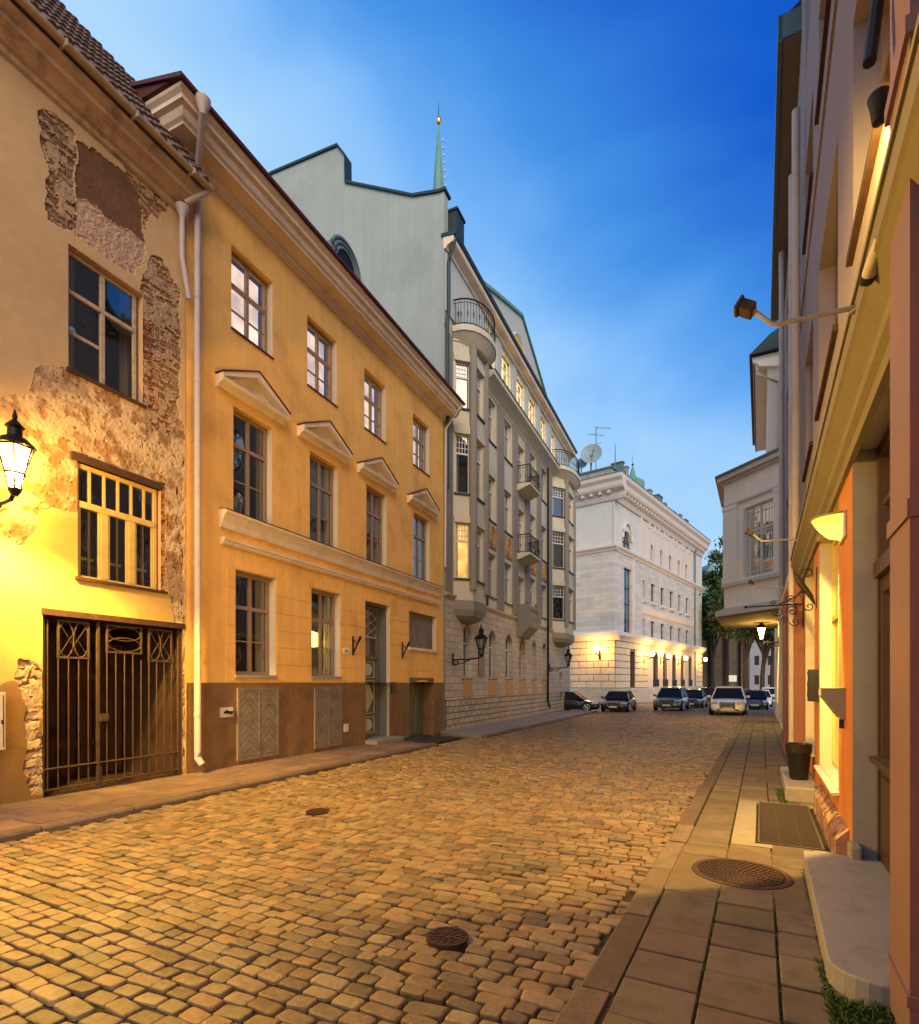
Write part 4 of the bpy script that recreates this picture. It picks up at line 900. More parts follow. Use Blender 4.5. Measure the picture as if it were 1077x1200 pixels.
    m = MB(-1); m.face([(a0+.35, .1, 18.5), (a1, .1, 18.5), (a1, -3, 20.8), (a0+.35, -3, 20.8)]); m.face([(a0+.35, -3, 20.8), (a1, -3, 20.8), (a1, D, 19), (a0+.35, D, 19)]); m.face([(a1, .1, zt+.25), (a1, -3, 20.8), (a1, D, 19)]); m.build('roof', M['darkmetal'], E, recalc=False)
    # eaves
    m = MB(-1); m.prism_s(a0-.02, a1+.3, [(-.02, 18.05), (.08, 18.07), (.12, 18.15), (.36, 18.25), (.40, 18.30), (.40, 18.46), (-.02, 18.5)]); m.build('eaves', M['cream'], E)
    m = MB(-1); m.prism_s(a0-.05, a1+.35, [(.34, 18.46), (.48, 18.46), (.52, 18.57), (.44, 18.60), (-.1, 18.64), (-.1, 18.52)]); m.build('gutter', M['darkmetal'], E)
    # attic band
    m = MB(-1); m.prism_s(yz(24.6), a1+.1, [(0, 14.85), (.03, 14.85), (.10, 14.95), (.30, 15.1), (.55, 15.25), (.58, 15.42), (0, 15.55)]); m.build('attic_cornice', M['grayren'], E)
    m = MB(-1); m.prism_s(yz(24.6), a1+.12, [(.0, 15.555), (.62, 15.425), (.62, 15.45), (.0, 15.60)]); m.build('cornice_flashing', M['darkmetal'], E)
    m = MB(-1); m.prism_s(a0, a1+.03, [(.02, 4.96), (.10, 4.96), (.13, 5.02), (.13, 5.08), (.0, 5.12)]); m.build('stone_ledge', M['stone'], E)
    # gable with lunette
    def g2(px, py): return f.s(px, -.1), f.z(px, py, -.1)
    ga, gb = g2(562, 318), g2(611, 368.5); top = gb[1]; n = 24
    pts = []
    for i in range(n+1):
        t = -1+2*i/n; zz = 18.4 + (top-18.4)*(1-abs(t))**.88; pts.append((gb[0]+(8.6 if t < 0 else 7.6)*t, zz))
    m = MB(-1)
    lx, lz, lr = f.s(607.5, -.1), 18.85, 1.2
    # front with lunette opening: build columns
    S = sorted({p[0] for p in pts} | {lx-lr+2*lr*k/12 for k in range(13)})
    P_ = np.array(pts)
    for s0, s1 in zip(S, S[1:]):
        za, zb = np.interp([s0, s1], P_[:, 0], P_[:, 1]); lo = lambda s: lz if abs(s-lx) >= lr-1e-6 else lz + math.sqrt(max(0, lr*lr-(s-lx)**2))*1.0
        la, lb = lo(s0), lo(s1); m.face([(s0, -.1, la), (s1, -.1, lb), (s1, -.1, zb), (s0, -.1, za)])
        if la > lz or lb > lz: m.face([(s0, -.1, la), (s1, -.1, lb), (s1, -.4, lb), (s0, -.4, la)])
        m.face([(s0, -.1, za), (s1, -.1, zb), (s1, -3.5, zb), (s0, -3.5, za)])
    m.build('gable', M['palegrey'], E, recalc=False)
    m = MB(-1)
    for (p, q_) in zip(pts, pts[1:]): m.prism_s(0, 1, [(0, 0)]*3) if False else m.face([(p[0], .0, p[1]+.02), (q_[0], .0, q_[1]+.02), (q_[0], -3.5, q_[1]+.02), (p[0], -3.5, p[1]+.02)]); m.face([(p[0], .0, p[1]+.02), (q_[0], .0, q_[1]+.02), (q_[0], .0, q_[1]-.14), (p[0], .0, p[1]-.14)]); m.face([(p[0], .0, p[1]-.14), (q_[0], .0, q_[1]-.14), (q_[0], -.1, q_[1]-.14), (p[0], -.1, p[1]-.14)])
    m.build('gable_flashing', M['verdigris'], E, recalc=False)
    m = MB(-1); m.tube([(lx+(lr+.1)*math.cos(math.pi*i/14), -.08, lz+(lr+.1)*math.sin(math.pi*i/14)) for i in range(15)], .09, 6); m.build('lunette_moulding', M['grayren'], E)
    m = MB(-1); m.tube([(lx+lr*math.cos(math.pi*i/14), -.32, lz+lr*math.sin(math.pi*i/14)) for i in range(15)], .05, 6); m.tube([(lx-lr, -.32, 18.5), (lx+lr, -.32, 18.5)], .04, 6)
    for x in (-.35, .35): m.tube([(lx+x, -.32, lz), (lx+x, -.32, lz+math.sqrt(lr*lr-x*x))], .03, 6)
    w_ = m.build('window', M['whiteframe'], E); m = MB(-1); m.prism_d(-.45, -.44, [(lx+lr*math.cos(math.pi*i/14), lz+lr*math.sin(math.pi*i/14)) for i in range(15)]); m.build('glow_plane', M['warm'], w_)
    # dormer at the far end + chimney box near the firewall
    m = MB(-1); s_ = f.s(650, -.3); m.box(s_-1.6, s_+1.2, -2.5, -.2, 18.4, 19.6); m.box(s_-1.7, s_+1.3, -2.6, -.1, 19.6, 19.7); m.build('dormer', M['darkmetal'], E)
    m = MB(-1); m.box(a0+.4, a0+1.1, -.3, .35, 18.6, 19.75); m.box(a0+.35, a0+1.15, -.35, .4, 19.75, 19.83); m.build('roof_hatch', M['darkmetal'], E)
    # pilasters
    for (l, r, d) in ((518.5, 529.3, .06), (582.2, 589.0, .1), (600.2, 605.4, .1), (615.2, 619.4, .1), (628.6, 632.8, .1), (641.6, 645.6, .1)):
        q = MB(-1); x0, x1 = max(a0+.01, sx(l)), sx(r); q.box(x0, x1, -.01, d, 5.12 if l != 518.5 else 5.1, 14.84 if l != 518.5 else 15.1); q.build('pilaster', M['pilgrey'], E)
    # reliefs and sills
    for i, (a, b) in enumerate(CS):
        if i == 2: continue
        q = MB(-1); cx = (a+b)/2; q.box(a-.02, b+.02, -.01, .045, 7.86, 8.92)
        rr = (b-a)*.30
        for k in range(3): q.lathe(0, 0, [(0, 0)]) if False else q.tube([(cx+(rr-.11*k)*math.cos(t), .06, 8.38+(rr-.11*k)*1.25*math.sin(t)) for t in [j*math.pi/8 for j in range(16)]], .035, 5, closed=True)
        for (u, v) in ((-.36, .38), (.36, .38), (-.36, -.38), (.36, -.38)): q.tube([(cx+u*(b-a)+.07*math.cos(t), .055, 8.38+v+.07*math.sin(t)) for t in [j*math.pi/4 for j in range(8)]], .03, 5, closed=True)
        q.build('relief_panel', M['ornament'], E)
    def win(a, b, z0, z1, room='dark', curtain=.2, tr=.70, **k):
        w_ = window(E, -1, a+.003, b-.02, z0+.01, z1-.01, -.17, M['whiteframe'], 2, (tr,), .06, room=room, curtain=curtain, **k)
        q = MB(-1); q.box(a-.05, b+.05, -.2, .06, z0-.05, z0+.008); q.build('window_sill', M['darkmetal'], w_); return w_
    for i, (a, b, z0, z1) in enumerate(holes): win(a, b, z0, z1, 'dark', .2, .68 if i//3 != 2 else .75)
    for a, b, z0, z1 in ahol: win(a, b, z0, z1, 'warmbright', 0, .66)
    for a, b, z0, z1, _ in ghol:
        win(a, b, z0, z1, 'dark', .2, .66)
        q = MB(-1); q.box(a+.02, b-.02, .02, .07, 1.06, 1.78); q.build('panel', M['ornament'], E)
        q = MB(-1); cx = (a+b)/2; q.prism_d(.02, .10, [(cx-.06, z1+.0), (cx+.06, z1+.0), (cx+.09, z1+.42), (cx, z1+.62), (cx-.09, z1+.42)]); q.build('keystone', M['stone'], E)
    q = MB(-1); q.box(door[0], door[1], -.3, -.25, -.5, 2.35); q.box((door[0]+door[1])/2-.02, (door[0]+door[1])/2+.02, -.25, -.22, 0, 2.3); q.build('door', M['brownwood'], E)
    q = MB(-1); s_ = sx(563); q.box(s_-.35, s_+.35, .03, .07, 1.95, 3.15); q.build('plaque', mat('bronze_plaque', (.13, .085, .05), .4, .15, 6, .1, metal=.6), E)
    # bays
    def bay(sb, w, dp, name):
        pts = [(sb, 0), (sb+w*.23, dp), (sb+w*.77, dp), (sb+w, 0)]
        facets = list(zip(pts, pts[1:]))
        grp = []
        bw = MB(-1)
        for fi, (p, q_) in enumerate(facets):
            L_ = math.hypot(q_[0]-p[0], q_[1]-p[1]); ux, uy = (q_[0]-p[0])/L_, (q_[1]-p[1])/L_; nx, ny = -uy, ux
            tf = lambda s, d, p=p, ux=ux, uy=uy, nx=nx, ny=ny: (p[0]+ux*s+nx*d, p[1]+uy*s+ny*d)
            mg = .11 if fi != 1 else .22
            hs = [(mg, L_-mg, 5.75, 7.95), (mg, L_-mg, 9.1, 11.45), (mg, L_-mg, 12.45, 14.3)]
            w2 = MB(-1, tf); w2.wall(0, L_, 4.9, 15.05, hs, reveal=.18)
            k = len(bw.v); bw.v += w2.v; bw.f += [[i+k for i in F_] for F_ in w2.f]
            for r, h in enumerate(hs):
                lit = 'warmbay' if (r == 0 and fi == 0 and name == 'near') else 'dark'
                wn = window(E, -1, h[0]+.003, h[1]-.003, h[2]+.01, h[3]-.01, -.1, M['whiteframe'], 1, (.68,), .06, room=lit, tf=tf, grid=(.68, 4, 3), deep=.3)
                sl = MB(-1, tf); sl.box(h[0]-.08, h[1]+.08, -.1, .07, h[2]-.06, h[2]); sl.build('window_sill', M['darkmetal'], wn)
                hd = MB(-1, tf); hd.prism_d(0, .06, [(h[0]-.06, h[3]), (h[1]+.06, h[3]), (h[1]+.10, h[3]+.28), (h[0]-.10, h[3]+.28)]); hd.build('window_hood', M['grayren'], wn)
        B_ = bw.build('bay', M['grayren'], E, recalc=False)
        for z0, z1, off in ((15.05, 15.12, .05), (8.1, 8.2, .05), (11.7, 11.8, .04)):
            q = MB(-1); q.prism_z(z0, z1, [(sb-off, 0), (sb+w*.23-off*.5, dp+off), (sb+w*.77+off*.5, dp+off), (sb+w+off, 0)]); q.build('string_course', M['grayren'], B_)
        for (px_, pd) in ((pts[1]), (pts[2])):
            q = MB(-1); q.prism_z(5.3, 14.95, [(px_+.16*math.cos(t), pd+.16*math.sin(t)) for t in [j*math.pi/5 for j in range(10)]]); q.build('bay_column', M['pilgrey'], B_)
        q = MB(-1); n = 6; R0 = [(sb-.03, 0), (sb+w*.23-.02, dp+.05), (sb+w*.77+.02, dp+.05), (sb+w+.03, 0)]; c = (sb+w/2, 0)
        lv = [(4.9, 1.0), (4.55, 1.0), (4.3, .88), (4.15, .62), (4.05, .3)]
        for (z0, k0), (z1, k1) in zip(lv, lv[1:]):
            for (p, q_) in zip(R0, R0[1:]):
                A = lambda p, k, z: (c[0]+(p[0]-c[0])*k, p[1]*k, z)
                q.face([A(p, k0, z0), A(q_, k0, z0), A(q_, k1, z1), A(p, k1, z1)])
        q.build('corbel', M['pilgrey'], B_, recalc=False)
        # round balcony on top
        n = 14; cx = sb+w/2+.1; rx, ry = w*.60, dp+.55
        arc = [(cx-rx*math.cos(math.pi*i/n), .02+ry*math.sin(math.pi*i/n)**.8) for i in range(n+1)]
        q = MB(-1)
        for (z0, z1, k0, k1) in ((14.95, 15.15, .72, .86), (15.15, 15.32, .86, .97), (15.32, 15.36, 1.0, 1.0), (15.36, 15.55, 1.0, 1.0)):
            for p, q_ in zip(arc, arc[1:]):
                A = lambda p, k, z: (cx+(p[0]-cx)*k, p[1]*k, z); q.face([A(p, k0, z0), A(q_, k0, z0), A(q_, k1, z1), A(p, k1, z1)])
        q.face([(p[0], p[1], 15.55) for p in arc]); q.face([(cx+(p[0]-cx)*.72, p[1]*.72, 14.95) for p in arc]); q.face([(p[0], p[1], 15.32) for p in arc])
        bl = q.build('balcony', M['grayren'], E, recalc=False, smooth=False); balcony_rail(bl, [(cx+(p[0]-cx)*.95, p[1]*.95) for p in arc], 15.57, 1.0)
    bay(yz(21.72), 2.42, .62, 'near'); bay(f.s(646.2), 4.1, .75, 'far')
    # small iron balconies in the third column
    a, b = CS[2]
    for z in (12.0, 8.4):
        q = MB(-1); q.prism_s(a-.35, b+.35, [(0, z-.35), (.25, z-.30), (.75, z-.12), (.80, z-.10), (.80, z), (0, z)]); bl = q.build('balcony', M['grayren'], E)
        balcony_rail(bl, [(a-.3, .02), (a-.3, .75), (b+.3, .75), (b+.3, .02)], z, .95)
    q = MB(-1); q.prism_s(a-.25, b+.25, [(0, 4.0), (.2, 4.05), (.7, 4.55), (.72, 4.7), (0, 4.7)]); q.box(a-.25, a-.1, 0, .72, 4.7, 5.75); q.box(b+.1, b+.25, 0, .72, 4.7, 5.75); q.box(a-.1, b+.1, .6, .71, 4.7, 4.85); q.box(a-.1, b+.1, .6, .71, 5.5, 5.7)
    for i in range(7): x = a+(b-a)*(i+.5)/7; q.lathe(x, .655, [(.05, 4.85), (.03, 4.95), (.06, 5.15), (.03, 5.4), (.05, 5.5)], 8)
    for x in (a-.17, b+.17): q.lathe(x, .62, [(.03, 5.75), (.07, 5.78), (.10, 5.86), (.07, 5.95), (.02, 5.97)], 10)
    q.build('stone_balcony', M['pilgrey'], E)
    # pipes
    q = MB(-1); q.tube([(a0+.12, .45, 18.5), (a0+.12, .25, 18.0), (a0+.12, .14, 17.6), (a0+.12, .14, 15.7), (a0+.02, .14, 15.4), (a0+.02, .14, 9)], .07, 8); q.build('down_pipe', M['darkmetal'], E, smooth=True)
    s_ = sx(642.2, .2); q = MB(-1); q.tube([(s_, .2, 14.9), (s_, .2, .5), (s_, .35, .1)], .07, 8); q.build('down_pipe', M['iron'], E, smooth=True)
    q = MB(-1); q.tube([(yz(24.9), .12, 14.8), (yz(24.9), .12, 5.1)], .05, 8); q.build('down_pipe', M['darkmetal'], E, smooth=True)
greybuilding()
for px, py, zb, lb in ((530.5, 773, 2.45, 'unlit black lantern on a scrolled arm beside the bay of the grey building'), (644, 783, 2.6, 'unlit black lantern at the far corner of the grey building by the dark hatchback')):
    s_ = FL.s(px, .1); lantern('wall_lantern', lb, FL.w(s_, .1, FL.z(px, py, .1)), FL.rz - math.pi/2, False, 'unlit lanterns on the grey building', 1.25, .95)

# ------------------------------------------------------------------ white stone building down the street
FW = Fr(15.64, 56, 1045, -1); FW2 = Fr(15.64, 56, -297, 1)
def whitebuilding():
    f = FW; E = thing('stone_office', 'white stone corner building with rusticated ground floor and dishes on its roof', 'building', (f.O[0], f.O[1], 0), f.rz)
    sx = f.s; LL = 16.0; L_ = sx(822.5); tfl = lambda s, d: (-d, -LL+s)      # left face: s from far left to the corner
    zg, zb, zc, zt = 6.25, 15.3, 20.1, 22.3; zbase = -1.2
    ap = [(763, 766.6), (774.2, 777.6), (784.6, 788), (795, 797.9), (803.8, 806.6)]
    zof = lambda py, px=764.5: f.z(px, py)
    A = [(sx(a), sx(b), zof(664), zof(638), True) for a, b in ap]
    B2 = [(sx(a), sx(b), zof(706), zof(684)) for a, b in [(753.4, 756), (762.8, 767.6), (774.3, 778.6), (785, 789), (795, 798.3), (803.8, 807)]]
    B3 = [(sx(a), sx(b), zof(750.5), zof(728.3)) for a, b in [(753.4, 756), (762.8, 767.6), (774.3, 778.6), (785, 789), (795, 798.3), (803.8, 807)]]
    T1 = (sx(731.2), sx(740.2), 6.9, f.z(735, 666)); T2 = (sx(730.5), sx(741), f.z(735, 648), f.z(735, 622), True)
    m = MB(-1); m.wall(0, L_, zg, zb, [T1]+B2+B3, reveal=.3)
    k = MB(-1, tfl); k.wall(0, LL, zg, zb, []); n = len(m.v); m.v += k.v; m.f += [[i+n for i in F_] for F_ in k.f]
    m.build('wall', M['wstone'], E, recalc=False)
    m = MB(-1); m.wall(0, L_, zb, zt, [T2]+A, reveal=.3, d=-.1); k = MB(-1, tfl); k.wall(0, LL-.1+.1, zb, zt, [], d=-.1); n = len(m.v); m.v += k.v; m.f += [[i+n for i in F_] for F_ in k.f]; m.build('upper_wall', M['wplain'], E, recalc=False)
    m = MB(-1); m.face([(L_, 0, zbase), (L_, -14, zbase), (L_, -14, zt), (L_, 0, zt)]); m.face([(0, -LL, zbase), (L_, -LL, zbase), (L_, -LL, zt), (0, -LL, zt)]); m.face([(0, 0, zt), (L_, 0, zt), (L_, -LL, zt), (0, -LL, zt)]); m.build('rear_wall', M['wplain'], E, recalc=False)
    arch = [(sx(a), sx(b), 1.2, 5.3, True) for a, b in ((764.5, 771), (776, 781.6), (787, 791.8), (797, 801.2), (806.3, 810.2))]; dr = (sx(737.5), sx(743.5), .9, 5.0)
    m = MB(-1); m.wall(0, L_, zbase, zg, arch+[dr], reveal=.4); k = MB(-1, tfl); k.wall(0, LL, zbase, zg, []); n = len(m.v); m.v += k.v; m.f += [[i+n for i in F_] for F_ in k.f]; m.build('ground_wall', M['mortar'], E, recalc=False)
    # rusticated blocks
    def blocks(mb, s0, s1, z0, z1, rh, bw, holes=()):
        r = 0; z = z0
        while z < z1-.05:
            ze = min(z+rh, z1); s = s0 - (bw/2 if r % 2 else 0)
            while s < s1:
                a, b = max(s, s0)+.03, min(s+bw, s1)-.03
                segs = [(a, b)]
                for h in holes:
                    if h[3] > z+.05 and h[2] < ze-.05:
                        ns = []
                        for (p, q) in segs:
                            if h[1] <= p or h[0] >= q: ns.append((p, q))
                            else:
                                if p < h[0]-.1: ns.append((p, h[0]-.0))
                                if q > h[1]+.1: ns.append((h[1]+.0, q))
                        segs = ns
                for p, q in segs:
                    if q-p > .08: mb.box(p, q, 0, .10+random.uniform(-.012, .012), z+.03, ze-.03)
                s += bw
            z = ze; r += 1
    m = MB(-1, tfl); blocks(m, 0, LL+.1, 1.1, 5.95, .69, 1.62); m.build('block_facing', M['wblocks'], E, bevel=.03)
    m = MB(-1); blocks(m, .12, sx(758.5), 1.1, 5.95, .69, 1.62, [dr]); m.build('block_facing', M['wblocks'], E, bevel=.03); m = MB(-1); blocks(m, sx(814.5), L_, 1.1, 5.95, .69, 1.62); m.build('block_facing', M['wblocks'], E, bevel=.03)
    m = MB(-1); m.wall(sx(758.5), sx(814.5), 1.1, 5.95, arch, d=.08, reveal=.3); m.build('arcade_wall', M['cream_plain'], E, recalc=False)
    m = MB(-1); m.box(-.0, L_, 0, .25, zbase, 1.1); m.build('base', M['stone'], E); m = MB(-1, tfl); m.box(0, LL+.25, 0, .25, zbase, 1.1); m.build('base', M['stone'], E)
    def course(prof, nm, mt, ex):
        m = MB(-1); m.prism_s(-ex*0, L_+.2, prof); o = m.build(nm, mt, E)
        m = MB(-1, tfl); m.prism_s(0, LL+ex, prof); m.build(nm, mt, E)
    course([(0, 5.95), (.2, 5.97), (.25, 6.1), (.5, 6.35), (.6, 6.42), (.6, 6.75), (0, 6.95)], 'ground_cornice', M['wtrim'], .6)
    course([(-.1, 15.0), (.1, 15.05), (.15, 15.2), (.35, 15.4), (.35, 15.6), (-.1, 15.75)], 'belt_course', M['wtrim'], .35)
    course([(-.1, 20.1), (.05, 20.15), (.15, 20.4), (.2, 20.8), (.75, 21.1), (.85, 21.3), (.9, 21.7), (1.15, 22.0), (1.2, 22.35), (-.1, 22.5)], 'main_cornice', M['wtrim'], 1.2)
    m = MB(-1)
    n = int(L_/.9)
    for i in range(n): m.box(.3+i*.9, .6+i*.9, .15, .65, 20.75, 21.05)
    m.build('modillions', M['wtrim'], E); m = MB(-1, tfl)
    for i in range(17): m.box(.3+i*.95, .6+i*.95, .15, .65, 20.75, 21.05)
    m.build('modillions', M['wtrim'], E)
    course([(0, zof(716)-.3), (.25, zof(716)), (.25, zof(716)+.2), (0, zof(716)+.3)], 'string_course', M['wtrim'], .25) if False else None
    m = MB(-1); z = zof(717); m.prism_s(sx(752), sx(811), [(0, z-.5), (.12, z-.45), (.25, z), (.25, z+.2), (0, z+.3)]); m.build('string_course', M['wtrim'], E)
    # roof attic, chimneys
    m = MB(-1); m.box(.6, 11, -9, -.6, 22.3, 23.7); m.box(11, L_-1, -9, -1.2, 22.3, 23.0); m.build('attic', M['wattic'], E)
    m = MB(-1); m.box(.45, 11.1, -9.1, -.45, 23.7, 23.85); m.box(11.1, L_-.9, -9.1, -1.0, 23.0, 23.12); m.build('roof', M['zinc'], E)
    m = MB(-1); m.prism_s(-0, L_+.2, [(0, 22.36), (1.23, 22.36), (1.23, 22.46), (0, 22.7)]); m.build('cornice_flashing', M['zinc'], E); m = MB(-1, tfl); m.prism_s(0, LL+1.23, [(0, 22.36), (1.23, 22.36), (1.23, 22.46), (0, 22.7)]); m.build('cornice_flashing', M['zinc'], E)
    for s_, w, h in ((3.1, .5, 1.7), (4.4, .5, 1.6), (12.5, .8, 1.4), (15.5, 1.6, 1.6), (18, .8, 1.2), (21.5, 1.2, 1.0), (24.5, .9, 1.3), (27, 1.4, 1.2)):
        q = MB(-1); z0 = 23.0 if s_ > 11 else 23.0; q.box(s_, s_+w, -1.6, -.7 if s_ > 11 else -.4, z0, z0+h+.3); q.box(s_-.08, s_+w+.08, -1.68, -.62 if s_ > 11 else -.32, z0+h+.3, z0+h+.42); q.build('chimney', M['zinc'] if int(s_) % 2 else M['wattic'], E)
    # windows
    for h in B2+B3+A: 
        w_ = window(E, -1, h[0]+.003, h[1]-.003, h[2]+.01, h[3]-.01, -.25 if h not in A else -.35, M['darkmetal'], 1, (.6,), .08, room='dark', mw=.06)
        if h in B2: q = MB(-1); q.prism_s(h[0]-.15, h[1]+.15, [(0, h[2]-.35), (.15, h[2]-.3), (.28, h[2]-.12), (.28, h[2]), (0, h[2])]); q.build('window_sill', M['wtrim'], w_)
    for h in (T1, T2): window(E, -1, h[0]+.003, h[1]-.003, h[2]+.01, h[3]-.01, -.25 if h is T1 else -.35, M['darkmetal'], 2, (.2, .45, .7) if h is T1 else (.5,), .09, room='dark')
    for h in arch:
        w_ = window(E, -1, h[0]+.003, h[1]-.003, h[2]+.01, h[3]-.01, -.3, M['darkmetal'], 2, (.6,), .09, room='dark'); q = MB(-1); q.box(h[0], h[1], .02, .16, h[2], h[2]+.85); q.build('window_grille', M['iron'], w_)
    q = MB(-1); q.box(dr[0], dr[1], -.35, -.3, dr[2], dr[3]); q.build('door', M['brownwood'], E)
    q = MB(-1); r = sx(736)-.1; q.tube([(sx(735.7)+1.25*math.cos(t), -.02, f.z(735, 632)+1.7*math.sin(t)) for t in [math.pi*i/12 for i in range(13)]], .14, 6); q.build('arch_moulding', M['wtrim'], E)
    for a, b in ap:
        for px in (a-1.9, b+1.2): q = MB(-1); s_ = sx(px); q.box(s_-.28, s_+.28, -.1, .06, 15.7, 20.15); q.box(s_-.36, s_+.36, -.1, .1, 19.4, 19.7); q.build('pilaster', M['wtrim'], E)
    for px in (742.5, 752): q = MB(-1); s_ = sx(px); q.box(s_-.3, s_+.3, -.1, .06, 6.95 if px == 742.5 else 15.7, 20.15 if px != 742.5 else 15.05); q.build('pilaster', M['wtrim'], E)
    q = MB(-1); s_ = sx(813.6); q.tube([(s_, .3, 20.5), (s_, .12, 19.8), (s_, .12, 0)], .11, 8); q.build('down_pipe', M['zinc'], E, smooth=True)
whitebuilding()
def globelamp(frm, px, py, label, d=1.0, power=200, two=True):
    s_ = frm.s(px, 0); z = frm.z(px, py, 0); p = frm.w(s_, .12, z-.5); rz = frm.rz + (math.pi/2 if frm.sg > 0 else -math.pi/2)
    t = thing('wall_lamp', label, 'wall lamp', p, rz, 'lit globe lamps on the white stone building')
    m = MB(1); m.box(0, .06, -.12, .12, -.5, .4); m.tube([(.05, 0, -.3), (d*.4, 0, -.15), (d, 0, .05)], .045, 6); m.tube([(.05, 0, .25), (d*.5, 0, .12), (d, 0, .05)], .03, 6); m.lathe(d, 0, [(.05, -.02), (.12, .1), (.16, .16), (.05, .18)], 10); m.build('bracket', M['iron'], t)
    m = MB(1); m.lathe(d, 0, [(.06, .18), (.15, .22), (.23, .34), (.25, .46), (.22, .58), (.12, .68), (.03, .70)], 14); m.build('globe', M['globe'], t, smooth=True)
    ld = bpy.data.lights.new('globe_light', 'POINT'); ld.energy = power; ld.color = (1, .46, .08); ld.shadow_soft_size = .2; o = bpy.data.objects.new('globe_light', ld); COL.objects.link(o); o.parent = t; o.location = (d, 0, .45)
for px, py, lb, frm in ((703.5, 761, 'glowing globe lamp alone on the side wall of the white stone building', FW2), (753.5, 766, 'first glowing globe lamp past the corner of the white stone building', FW), (773, 768.5, 'second glowing globe lamp past the corner of the white stone building', FW),
                        (793.5, 771, 'third glowing globe lamp past the corner of the white stone building', FW), (817.5, 772.5, 'glowing globe lamp at the far end of the white stone building by the trees', FW)):
    globelamp(frm, px, py, lb, power=620 if frm is FW else 560, d=.95)
def rooftop():
    f = FW
    for px, py, Y, r, lb in ((693, 532, 58, 1.1, 'big round satellite dish on the roof of the white stone building'), (681.5, 543, 59, .62, 'small satellite dish left of the big dish on the white building roof')):
        x = (px-CX)/FP*Y; z = CH+(HY-py)/FP*Y; t = thing('satellite_dish', lb, 'satellite dish', (x, Y, 23.8))
        m = MB(1); prof = [(0.001, -.18*r), (.3*r, -.155*r), (.6*r, -.09*r), (.85*r, 0), (r, .07*r)]; rot = Matrix.Rotation(R(78), 4, 'X') @ Matrix.Rotation(0, 4, 'Z')
        m.lathe(0, 0, prof + [(r*.99, .09*r), (.6*r, -.06*r), (.001, -.15*r)], 24); m.v = [tuple(Matrix.Rotation(R(-20), 4, 'Z') @ rot @ Vector(v) + Vector((0, 0, z-23.8))) for v in m.v]; m.build('dish', mat('dish_grey', (.22, .30, .33), .5, .1, 3, .05), t, smooth=True)
        m = MB(1); m.tube([(0, .1, 0), (0, .1, z-23.8)], .07*r+.02, 8); m.tube([(0, 0, z-23.8-.8*r), (0, -.8*r, z-23.8)], .03, 6); m.box(-.08, .08, -.95*r, -.75*r, z-23.9, z-23.7); m.build('mast', M['zinc'], t)
    Y = 60; x = (698.5-CX)/FP*Y; t = thing('antenna', 'thin television antenna mast with crossbars behind the big satellite dish', 'antenna', (x, Y, 23.7)); H = (HY-500)/FP*Y+CH-23.7
    m = MB(1); m.tube([(0, 0, 0), (0, 0, H)], .05, 6); m.build('mast', M['zinc'], t); m = MB(1)
    m.tube([(0, 0, H-.1), (1.6, 0, H-.2)], .025, 5); m.tube([(-.8, 0, H-.8), (.9, 0, H-1.0)], .025, 5); m.tube([(-.5, 0, H-2), (.6, .2, H-1.7)], .025, 5)
    for k in range(5): m.tube([(.2+.3*k, -.3, H-.15), (.2+.3*k, .3, H-.15)], .015, 4); m.tube([(-.7+.3*k, -.25, H-.85), (-.7+.3*k, .25, H-.85)], .015, 4)
    m.build('antenna_arm', M['zinc'], t)
    Y = 58; x = (721-CX)/FP*Y; t = thing('lightning_rod', 'plain thin pole standing on the roof corner of the white stone building', 'pole', (x, Y, 23.7)); H = (HY-520)/FP*Y+CH-23.7; m = MB(1); m.tube([(0, 0, 0), (0, 0, H*.5), (0, 0, H)], [.07, .05, .03], 6); m.build('mast', M['zinc'], t)
rooftop()
def spires():
    # tall far steeple behind the grey building
    Y = 118; x = (514-CX)/FP*Y; z = lambda py, Y=Y: CH+(HY-py)/FP*Y
    t = thing('church_spire', 'slender green copper church steeple with gilded ball above the grey building', 'spire', (x, Y, 0))
    m = MB(1); m.box(-5, 5, -5, 5, -2, 60); m.build('tower', M['farstone'], t)
    m = MB(1); m.lathe(0, 0, [(5.2, 60), (3.2, 78), (1.75, 96), (1.15, z(212)), (.6, z(177)), (.1, z(147))], 8, .5); sp = m.build('spire', M['verdigris'], t)
    m = MB(1); rr = 1.22
    for k in range(9): zz = z(236)+k*1.6; m.box(.35+1.2-.055*k*1.6, .55+1.2-.055*k*1.6, -.2, .2, zz, zz+.35)
    m.build('climbing_cleats', M['wtrim'], t)
    m = MB(1); m.lathe(0, 0, [(.1, z(146)), (.45, z(144.5)), (.58, z(141.5)), (.45, z(138.7)), (.1, z(137))], 14); m.build('gilded_ball', M['gold'], t, smooth=True)
    m = MB(1); m.tube([(0, 0, z(137)), (0, 0, z(120))], [.12, .04], 6); m.build('rod', M['darkmetal'], t)
    Y = 140; x = (741.5-CX)/FP*Y; z = lambda py, Y=Y: CH+(HY-py)/FP*Y
    t = thing('church_spire', 'tiny green pointed turret with a red ball behind the white building roof', 'spire', (x, Y, 0)); m = MB(1); m.lathe(0, 0, [(3, 0), (3, z(566)), (1.0, z(560)), (.1, z(546))], 8); m.build('turret', M['verdigris'], t)
    m = MB(1); m.lathe(0, 0, [(.05, z(546)), (.28, z(545)), (.28, z(543.8)), (.05, z(543)), (.03, z(533))], 8); m.build('finial', M['rust'], t)
spires()

